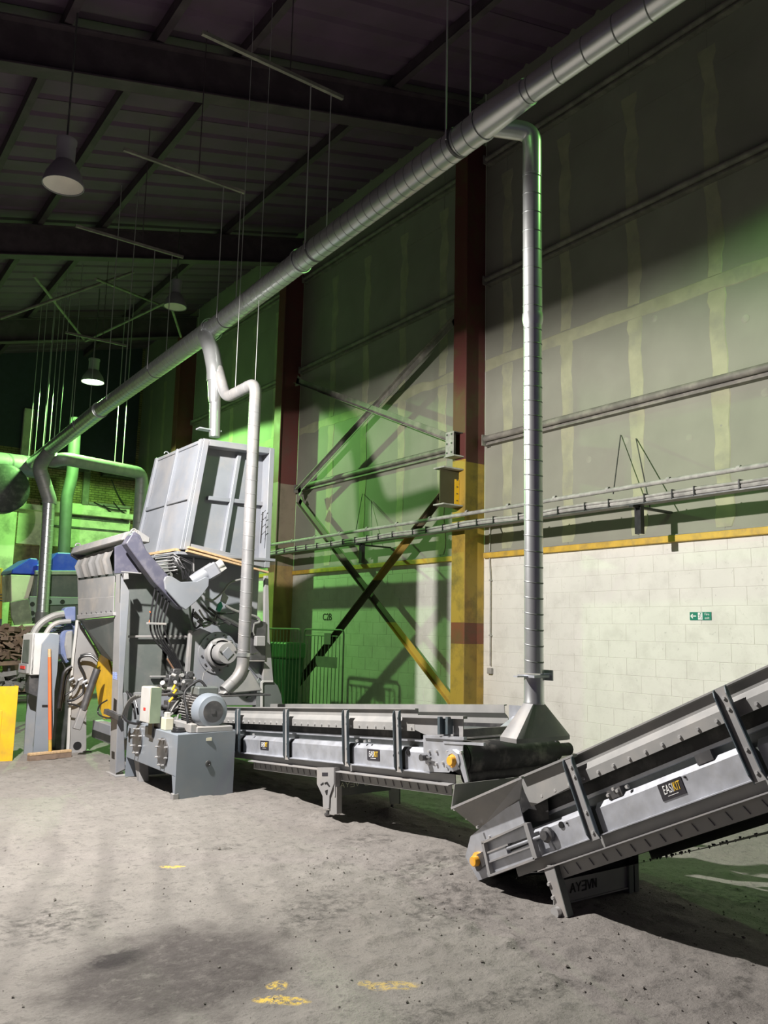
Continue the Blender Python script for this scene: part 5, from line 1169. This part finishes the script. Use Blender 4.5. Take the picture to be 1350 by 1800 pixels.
g = G(); p = AY(367,1299.5,TY0+.046); g.box((p.x-.028,p.y-.008,p.z-.014),(p.x+.028,p.y+.004,p.z+.014)); g.build('type_plate', M_['cream'], ep)
g = G(); p = AY(366,1342,TY0+.042); g.lathe(p, (.13,-1,0), [(.03,-.004),(.028,.006),(.014,.008),(.010,.002),(0,.002)], 16); g.build('port_boss', M_['steel'], ep)
# junction box on its bracket
XJ = 3.14; pjb = AX(256,1240,3.08)
g = G(); y0_, y1_ = AX(262,1270,3.06).y, AX(246,1270,3.06).y; zt_j, zb_j = AX(262,1208,3.06).z, AX(262,1272,3.06).z
g.box((3.06,y0_,zb_j),(3.165,y1_,zt_j)); jb = g.build('junction_box', M_['cream'], hu, bevel=.006)
g = G(); g.box((3.052,y0_+.004,zb_j+.004),(3.06,y1_-.004,zt_j-.004)); g.build('box_lid', M_['white'], jb, bevel=.003)
g = G(); g.box((3.062,y0_-.004,zb_j),(3.17,y0_,zt_j)); g.build('box_side', mat('box_side_grey_green', (.20,.25,.18), .5), jb)
lettering('box_label', 'PILZ', .028, M_['redprint'], frame(V((3.051,(y0_+y1_)/2,zb_j+.13)), (0,-1,0), (0,0,1)), jb, .0005) if False else None
g = G(); g.box((3.0505,(y0_+y1_)/2-.03,zb_j+.115),(3.052,(y0_+y1_)/2+.03,zb_j+.145)); g.build('red_label', M_['redprint'], jb)
g = G(); ym = (y0_+y1_)/2; g.box((3.12,ym-.06,TZ1-.10),(3.138,ym+.05,zb_j+.02)); g.build('box_bracket', M_['steel'], hu)
# top clutter: rails, blocks, filler cap
g = G(); g.box((3.36,7.70,TZ1),(3.74,8.35,TZ1+.055)); g.build('motor_base', M_['lgrey'], hu, bevel=.008)
g = G(); g.box((3.30,7.72,TZ1+.0),(3.37,8.15,TZ1+.085)); g.build('mounting_rail', M_['lgrey'], hu, bevel=.008)
g = G(); c = V((3.24,7.86,TZ1)); g.lathe(c, (0,0,1), [(.07,0),(.07,.018),(.06,.022),(.06,.03),(.055,.04),(0,.042)], 20); g.build('filler_cap', M_['hose'], hu)
g = G(); g.box((3.165,8.02,TZ1),(3.25,8.14,TZ1+.12)); g.build('filter_box', M_['cream'], hu, bevel=.006); g = G(); g.box((3.185,8.06,TZ1+.12),(3.235,8.12,TZ1+.17)); g.build('filter_valve', M_['white'], hu, bevel=.006)
g = G(); g.box((3.17,8.20,TZ1),(3.26,8.36,TZ1+.10)); g.build('valve_box', M_['lgrey'], hu, bevel=.008)
# motor
mc = AY(375,1251,7.74); RM = .172
g = G(); g.lathe(mc, (0,1,0), [(0,0),(.10,0),(.108,.004),(.150,.012),(RM,.05),(RM,.15),(RM-.006,.155)], 32); fc_ = g.build('fan_cover', M_['tank'], hu)
g = G(); g.lathe(mc, (0,-1,0), [(.105,-.004),(.105,.003),(0,.003)], 28); g.box(mc+V((-.02,-.010,-.02)), mc+V((.02,-.002,.02))); g.build('fan_grille', M_['steel'], fc_)
g = G(); g.cyl(mc+V((0,.14,0)), mc+V((0,.50,0)), RM-.035, 24)
for k in range(36):
    t_ = k*PI/18; d = V((math.cos(t_),0,math.sin(t_))); g.bar(mc+d*(RM-.024)+V((0,.155,0)), mc+d*(RM-.024)+V((0,.48,0)), .035, .006, V((-d.z,0,d.x)))
g.build('finned_motor_body', M_['lgrey'], hu)
g = G(); g.box(mc+V((-.10,.16,RM-.03)), mc+V((.12,.36,RM+.055))); g.build('terminal_box', M_['dgrey'], hu, bevel=.012)
g = G(); g.cone(mc+V((0,.48,0)), mc+V((0,.66,0)), .12, .09, 20); g.build('bell_housing', M_['steel'], hu)
for k in (-1, 1): g = G(); g.box(mc+V((k*.13-.03,.18,-RM-.01)), mc+V((k*.13+.03,.44,-RM+.05))); g.build('motor_foot', M_['lgrey'], hu)
g = G(); p = mc; g.tube(fillet([p+V((.0,.2,RM+.05)), p+V((-.05,.25,RM+.13)), p+V((-.20,.3,.18)), p+V((-.23,.1,-.02)), p+V((-.22,.05,-.20))], .08), .014, 8); g.build('motor_cable', M_['hose'], hu)
# pump, valves and pipes
random.seed(11)
g = G()
for (x, y, z, s_) in ((3.40,8.45,.78,.07),(3.52,8.5,.80,.08),(3.35,8.6,.95,.05),(3.45,8.62,1.05,.055),(3.58,8.55,1.0,.06),(3.50,8.66,1.12,.045),(3.62,8.6,1.10,.04),(3.42,8.5,.92,.04)):
    g.box((x-s_,y-s_,z-s_),(x+s_,y+s_,z+s_)); g.cyl((x-s_*1.6,y,z),(x+s_*1.6,y,z), s_*.45, 10); g.cyl((x,y-s_*1.5,z),(x,y,z), s_*.5, 10)
g.build('valve_stack', M_['steel'], hu, bevel=.006, kind='stuff')
g = G()
for i in range(12):
    x = random.uniform(3.30,3.66); y = random.uniform(8.2,8.6); z = random.uniform(.66,1.14); g.cyl((x,y,z),(x+random.uniform(-.05,.05),y-.05,z+random.uniform(-.02,.04)), random.uniform(.012,.028), 8)
g.build('pipe_union', M_['lgrey'], hu, kind='stuff')
for i in range(9):
    a = AY(286+i*2.0,1268-i*1.5,8.25); b = AY(318+i*2.4,1224+random.randint(-6,4),8.4); c = a.lerp(b,.55)+V((random.uniform(.02,.06),0,random.uniform(.02,.08)))
    g = G(); g.tube([a, a.lerp(c,.5)+V((0,0,.015)), c, b], .0095, 8); g.build('valve_hose', M_['ghose'] if i % 3 else M_['hose'], hu)
for i in range(8):
    a = AY(306+i*6,1288,8.2); b = AY(316+i*5,1240+random.randint(-8,8),8.35); c = a.lerp(b,.5)+V((random.uniform(-.06,.06),-.04,0)); g = G(); g.tube(sag(a, b, -.01, 6, (random.uniform(-.04,.05),-.03,0)), .014 if i % 2 else .010, 8); g.build('valve_hose', M_['hose'] if i % 3 else M_['ghose'], hu)
for i in range(4):
    hose([(240+i*5,1222,8.6),(228+i*2,1230,8.8),(219+i*2,1245,8.9),(214+i*3,1262,9.0)], 8.8, .010, M_['ghose'], 'supply_hose', hu)
for (pts, r) in (([(222,1215,8.95),(230,1228,8.9),(236,1250,8.8),(238,1264,8.8)],.012), ([(216,1258,8.9),(224,1268,8.8),(240,1272,8.7),(250,1268,8.6)],.014), ([(228,1218,8.95),(238,1232,8.9),(243,1256,8.8)],.010)): hose(pts, 8.8, r, M_['hose'], 'supply_hose', hu)
for (a, b) in (((303,1213),(308,1204)), ((297,1234),(304,1226)), ((305,1219),(311,1211))): g = G(); g.cyl(AY(*a,8.22), AY(*b,8.22), .013, 8); g.build('yellow_sleeve', M_['yellow'], hu)
g = G(); g.cyl(AY(283,1221,8.3), AY(332,1219,8.3), .016, 10); g.build('cross_pipe', M_['steel'], hu)
g = G(); g.cyl(AY(283,1211,8.5), AY(306,1212,8.5), .022, 10); g.build('cross_pipe', M_['lgrey'], hu)

# ================================================================== control cabinet on its stand
cc = thing('control_cabinet', 'white control cabinet with grey screen on a tall blue grey stand', 'cabinet', (2.85, 11.3, 0))
YC = 10.95
fr = [AY(41,1113,YC), AY(84,1113,YC), AY(70,1187,YC), AY(53,1186,YC)]
part_py('cabinet', YC, [(58,1113),(103,1113),(100,1187),(53,1187)], .35, M_['white'], .01, cc)
a = AY(41,1113,YC+.35); 
g = G(); P0, P1_ = AY(58,1114,YC), AY(54,1187,YC); Q0, Q1 = AY(41,1115,YC+.30), AY(35,1184,YC+.30)
g.prism([P0,P1_,Q1,Q0], (.03,.0,0)); dr = g.build('cabinet_door', M_['white'], cc, bevel=.006)
def qd(u, v_): return (P0.lerp(Q0,u)).lerp(P1_.lerp(Q1,u), v_) + V((-.004,0,0))
g = G(); g.prism([qd(.25,.14), qd(.25,.70), qd(.85,.70), qd(.85,.14)], (-.006,0,0)); g.build('screen', M_['screen'], dr)
g = G(); g.prism([qd(.15,.74), qd(.15,.96), qd(.9,.96), qd(.9,.74)], (-.03,0,0)); g.build('button_panel', M_['lgrey'], dr)
g = G(); g.prism([qd(.3,.79), qd(.3,.86), qd(.7,.86), qd(.7,.79)], (-.038,0,0)); g.build('red_button', M_['redprint'], dr)
part_py('stand_plate', YC-.08, [(74,1132),(89,1113),(105,1116),(101,1180),(96,1215),(95,1270),(89,1325),(58,1327),(64,1250),(70,1180)], .03, M_['tank'], .004, cc)
part_py('rear_stand_plate', YC+.28, [(52,1218),(68,1226),(66,1262),(58,1310),(60,1326),(42,1326),(46,1260)], .03, M_['grey'], .004, cc)
part_py('equipment_shelf', YC+.05, [(52,1187),(69,1187),(66,1225),(50,1218)], .2, M_['steel'], 0, cc)
part_py('slot', YC-.085, [(74,1239),(84,1239),(84,1243),(74,1243)], .005, M_['black'], 0, cc); 
# blue drive motor and its hoses, behind the cabinet
bm_ = thing('blue_drive_motor', 'blue ribbed drive motor with fat flexible hoses beside the white cabinet', 'motor', AY(118,1120,11.6))
part_py('terminal_box', 11.3, [(113,1071),(118,1067),(134,1066),(134,1092),(116,1092),(111,1082)], .16, M_['mblue'], .015, bm_)
g = G(); c = AY(116,1118,11.7); g.cyl(c+V((0,-.3,.0)), c+V((0,.3,0)), .18, 24); 
for k in range(20): t_ = k*PI/10; d = V((math.cos(t_),0,math.sin(t_))); g.bar(c+d*.19+V((0,-.28,0)), c+d*.19+V((0,.28,0)), .03, .008, V((-d.z,0,d.x)))
g.build('motor_body', M_['mblue'], bm_)
part_py('gear_casing', 11.35, [(112,1100),(130,1098),(129,1160),(118,1168),(108,1150),(106,1120)], .2, M_['mblue'], .02, bm_)
part_py('gear_cover', 11.3, [(117,1110),(129,1108),(128,1158),(119,1160),(114,1135)], .05, M_['lgrey'], .02, bm_)
hose([(112,1079),(96,1082),(78,1091),(66,1102),(59,1114)], 11.25, .045, M_['ghose'], 'flexible_hose', bm_); hose([(124,1092),(104,1094),(90,1101),(80,1115)], 11.25, .032, M_['lgrey'], 'flexible_hose', bm_)
g = G(); 
for i in range(7): g.bar(AY(92,1104+i*4,11.4), AY(112,1101+i*4,11.4), .02, .012)
g.build('cooling_fins', M_['ghose'], bm_, kind='stuff')
part_py('drive_base', 11.5, [(104,1165),(126,1160),(122,1320),(96,1322)], .4, M_['steel'], .01, bm_)

# broom leaning on the stand
br = thing('broom', 'push broom with orange and yellow handle leaning on the grey stand', 'broom', AZ(88,1328))
YBm = 10.72
g = G(); g.cyl(AY(87,1141,YC-.10), AY(87,1155,YC-.11), .020, 10); g.build('handle_tip', M_['wood'], br)
a = AY(87,1155,YC-.11); b = AY(88,1300,YBm); c_ = AY(88,1326,YBm)
g = G(); g.cyl(a, b, .020, 10); g.build('handle', M_['orange'], br); g = G(); g.cyl(b, c_, .020, 10); g.build('handle_lower', M_['trimyel'], br)
a = AY(50,1330,YBm-.06); b = AY(124,1321,YBm+.06); a.z = b.z = .075; g = G(); g.bar(a, b, .07, .03); g.build('broom_head', M_['wood'], br, bevel=.005)
a2 = a.copy(); b2 = b.copy(); a2.z = b2.z = .03; g = G(); g.bar(a2, b2, .06, .06); g.build('bristles', M_['dwood'], br)

# yellow guard post at the left edge
yp = thing('yellow_guard_post', 'chipped yellow steel guard post standing at the left edge', 'post', AZ(8,1336))
P_ = [AY(-30,1213,10.75), AY(35,1206,10.75), AY(20,1335,10.75), AY(-45,1342,10.75)]
zt_ = P_[1].z; xr = (P_[1].x+P_[2].x)/2
g = G(); g.box((xr-.30,10.75,0),(xr,10.76,zt_)); g.build('face_plate', M_['yellow'], yp, bevel=.003)
g = G(); g.box((xr-.30,10.76,0),(xr-.285,10.92,zt_)); g.build('side_flange', M_['yellow'], yp); g = G(); g.box((xr-.012,10.76,0),(xr,10.92,zt_)); g.build('side_flange', M_['yellow'], yp)
g = G(); g.box((xr-.30,10.74,0),(xr-.16,10.75,zt_-.28)); g.build('welded_plate', M_['yellow'], yp, bevel=.003)

# scrap bench and rubbish at the left edge
sb = thing('scrap_bench', 'low brown bench heaped with scrap behind the yellow post', 'bench', AZ(5,1290))
Ys = 14.0
part_py('bench_top', Ys, [(-60,1166),(54,1160),(54,1168),(-60,1174)], .9, M_['scrap'], .01, sb)
for a in (-20, 14, 48): part_py('bench_leg', Ys+.1, [(a,1168),(a+4,1168),(a+4,1262),(a,1262)], .06, M_['steel'], 0, sb)
part_py('lower_shelf', Ys, [(-60,1215),(52,1210),(52,1216),(-60,1221)], .8, M_['scrap'], .01, sb)
def heap(nm, lab, y, cx, cy, w_, h_, m, n, cat, seed):
    random.seed(seed); g = G()
    for i in range(n):
        a = AY(cx+random.uniform(-w_,w_), cy+random.uniform(-h_,h_), y+random.uniform(0,.5)); s_ = random.uniform(.05,.16)
        d = V((random.uniform(-1,1),random.uniform(-1,1),random.uniform(-.6,.6))).normalized(); g.bar(a-d*s_, a+d*s_, random.uniform(.03,.12), random.uniform(.01,.08))
    tag(g.build(nm, m, kind='stuff'), lab, cat)
heap('scrap_heap', 'heap of rusty scrap piled on the bench at far left', Ys, 20, 1130, 26, 26, M_['scrap'], 60, 'scrap', 5)
heap('cable_scrap', 'tangle of grey cable offcuts on the lower bench shelf', Ys, 18, 1195, 28, 12, M_['ghose'], 50, 'scrap', 6)
bb = thing('brown_screen_board', 'rust brown board standing behind the white cabinet', 'board', AZ(45,1270)); part_py('board', 14.9, [(14,1104),(62,1100),(60,1150),(16,1160)], .05, M_['scrap'], .01, bb); part_py('board_support', 14.95, [(14,1150),(18,1150),(18,1255),(14,1255)], .05, M_['steel'], 0, bb)
part_py('board_support', 14.95, [(56,1150),(60,1150),(60,1250),(56,1250)], .05, M_['steel'], 0, bb)

# blue hooded machine far behind
fm = thing('blue_hooded_machine', 'far green grey recycling machine with two dark blue hoods on top', 'machine', (5.4, 21, 0))
YF = 20.8
part_py('blue_hood', YF, [(20,1008),(22,1001),(53,981),(66,982),(70,1010)], 1.2, M_['hoodblue'], .02, fm)
part_py('blue_hood', YF-.3, [(64,1005),(64,993),(83,990),(101,971),(124,972),(142,985),(150,1008)], 1.4, M_['hoodblue'], .02, fm)
part_py('left_hopper', YF, [(19,1010),(62,1012),(50,1052),(20,1058)], 1.0, M_['backwall'], .01, fm)
part_py('hopper_rim', YF-.35, [(62,1003),(150,1003),(150,1010),(62,1010)], .1, M_['lgrey'], .01, fm)
part_py('main_casing', YF-.2, [(64,1008),(150,1008),(150,1140),(60,1140),(56,1050)], 1.5, M_['dgrey'], .01, fm)
hbx = part_py('bolt_plate', YF-.3, [(52,1048),(150,1050),(150,1062),(78,1064),(66,1092),(50,1095)], .1, M_['grey'], .01, fm)
g = G()
for (a, b) in ((57,1062),(57,1078),(60,1089),(87,1058),(110,1058),(74,1056)): p = AY(a,b,YF-.31); g.cyl(p, p+V((0,.02,0)), .055, 12)
g.build('plate_hole', M_['black'], fm, kind='stuff')
part_py('torn_skirt', YF-.35, [(18,1058),(50,1052),(54,1070),(58,1104),(28,1104),(20,1085)], .06, M_['brace'], .01, fm)
part_py('machine_base', YF-.1, [(20,1100),(150,1098),(150,1200),(30,1215)], 1.4, M_['scrap'], .02, fm)
part_py('base_rail', YF-.4, [(20,1100),(120,1092),(120,1098),(20,1107)], .1, M_['backwall'], .01, fm)
# ladder frame at far left edge
ld = thing('wall_ladder', 'short yellow ladder hoop against the green lit wall at far left', 'ladder', AY(2,1040,22))
for x in (-14, 3): g = G(); g.cyl(AY(x,999,22), AY(x-2,1090,22), .03, 8); g.build('stile', M_['trimyel'], ld)
for yy in (1000,1028,1056,1080): g = G(); g.cyl(AY(-14,yy,22), AY(3,yy,22), .022, 8); g.build('rung', M_['trimyel'], ld)
g = G(); 
for i in range(3): g.bar(AY(0,1045+i*5,21.9), AY(19,1045+i*5,21.9), .03,.02)
g.build('dark_slats', M_['steel'], ld)
ld2 = thing('ladder_post', 'slim grey post holding the yellow ladder hoop', 'post', AZ(2,1230)) if False else None
for x in (-14, 3):
    pz = AY(x-2,1088,22); g = G(); g.box((pz.x-.03,pz.y-.03,0),(pz.x+.03,pz.y+.03,pz.z)); g.build('support_post', M_['steel'], ld)

# ================================================================== crowd barriers and bin behind the conveyor
mb = mat('barrier_galv', (.22,.27,.20), .45, .4, .1)
def barrier(y0, y1, x, ztop, lab, plates):
    t = thing('crowd_barrier', lab, 'barrier', (x, (y0+y1)/2, 0), 'crowd barriers along the wall' if False else None)
    g = G(); g.tube(fillet([(x,y0,.0),(x,y0,ztop),(x,y1,ztop),(x,y1,.0)], .10), .017, 8); g.build('frame', mb, t)
    g = G(); g.cyl((x,y0,.18),(x,y1,.18), .014, 8); g.build('bottom_rail', mb, t)
    g = G(); g.cyl((x,y0+.2,ztop-.12),(x,y1-.05,ztop-.12), .010, 8); g.build('inner_rail', mb, t) if plates else None
    n = int((y1-y0)/.125)
    for i in range(1, n):
        y = y0+(y1-y0)*i/n; g = G(); g.cyl((x,y,.18),(x,y,ztop-(.12 if plates else 0)), .0075, 6); g.build('bar', mb, t)
    for (a, b) in plates:
        A, B = AX(*a, x-.02), AX(*b, x-.02); g = G(); g.box((x-.022,B.y,B.z),(x-.016,A.y,A.z)); g.build('sign_plate', M_['skirt'], t)
    for yy in (y0, y1): g = G(); g.box((x-.12,yy-.02,0),(x+.12,yy+.02,.012)); g.build('foot', mb, t)
barrier(13.2, 14.65, 8.6, 1.63, 'steel crowd barrier with blank sign plates, nearer to the near column', (((555,1153),(592,1175)), ((570,1113),(581,1133))))
barrier(AX(529,1106,8.05).y, AX(471,1106,8.05).y, 8.05, 1.63, 'steel crowd barrier beside the shredder, in front of the dark bin', ())
bn = thing('waste_bin', 'dark green wheeled bin behind the barrier beside the middle column', 'bin', (8.4, 15.6, 0))
g = G(); y0_, y1_ = 15.2, 16.9
g = G(); g.prism([(8.16,14.55,.08),(8.46,14.55,.08),(8.52,14.5,1.05),(8.12,14.5,1.05)], (0,.75,0)); g.build('bin_body', M_['bin'], bn, bevel=.02)
g = G(); g.box((8.10,14.46,1.05),(8.54,15.29,1.36)); g.build('bin_lid', mat('bin_lid_green_lit', (.10,.26,.12), .5), bn, bevel=.03)  # lighter green paints the green lamplight on the top band into the colour
for (x, y) in ((8.22,14.62),(8.42,14.62),(8.22,15.2),(8.42,15.2)): g = G(); g.cyl((x-.03,y,.06),(x+.03,y,.06), .06, 14); g.build('wheel', M_['rubber'], bn)
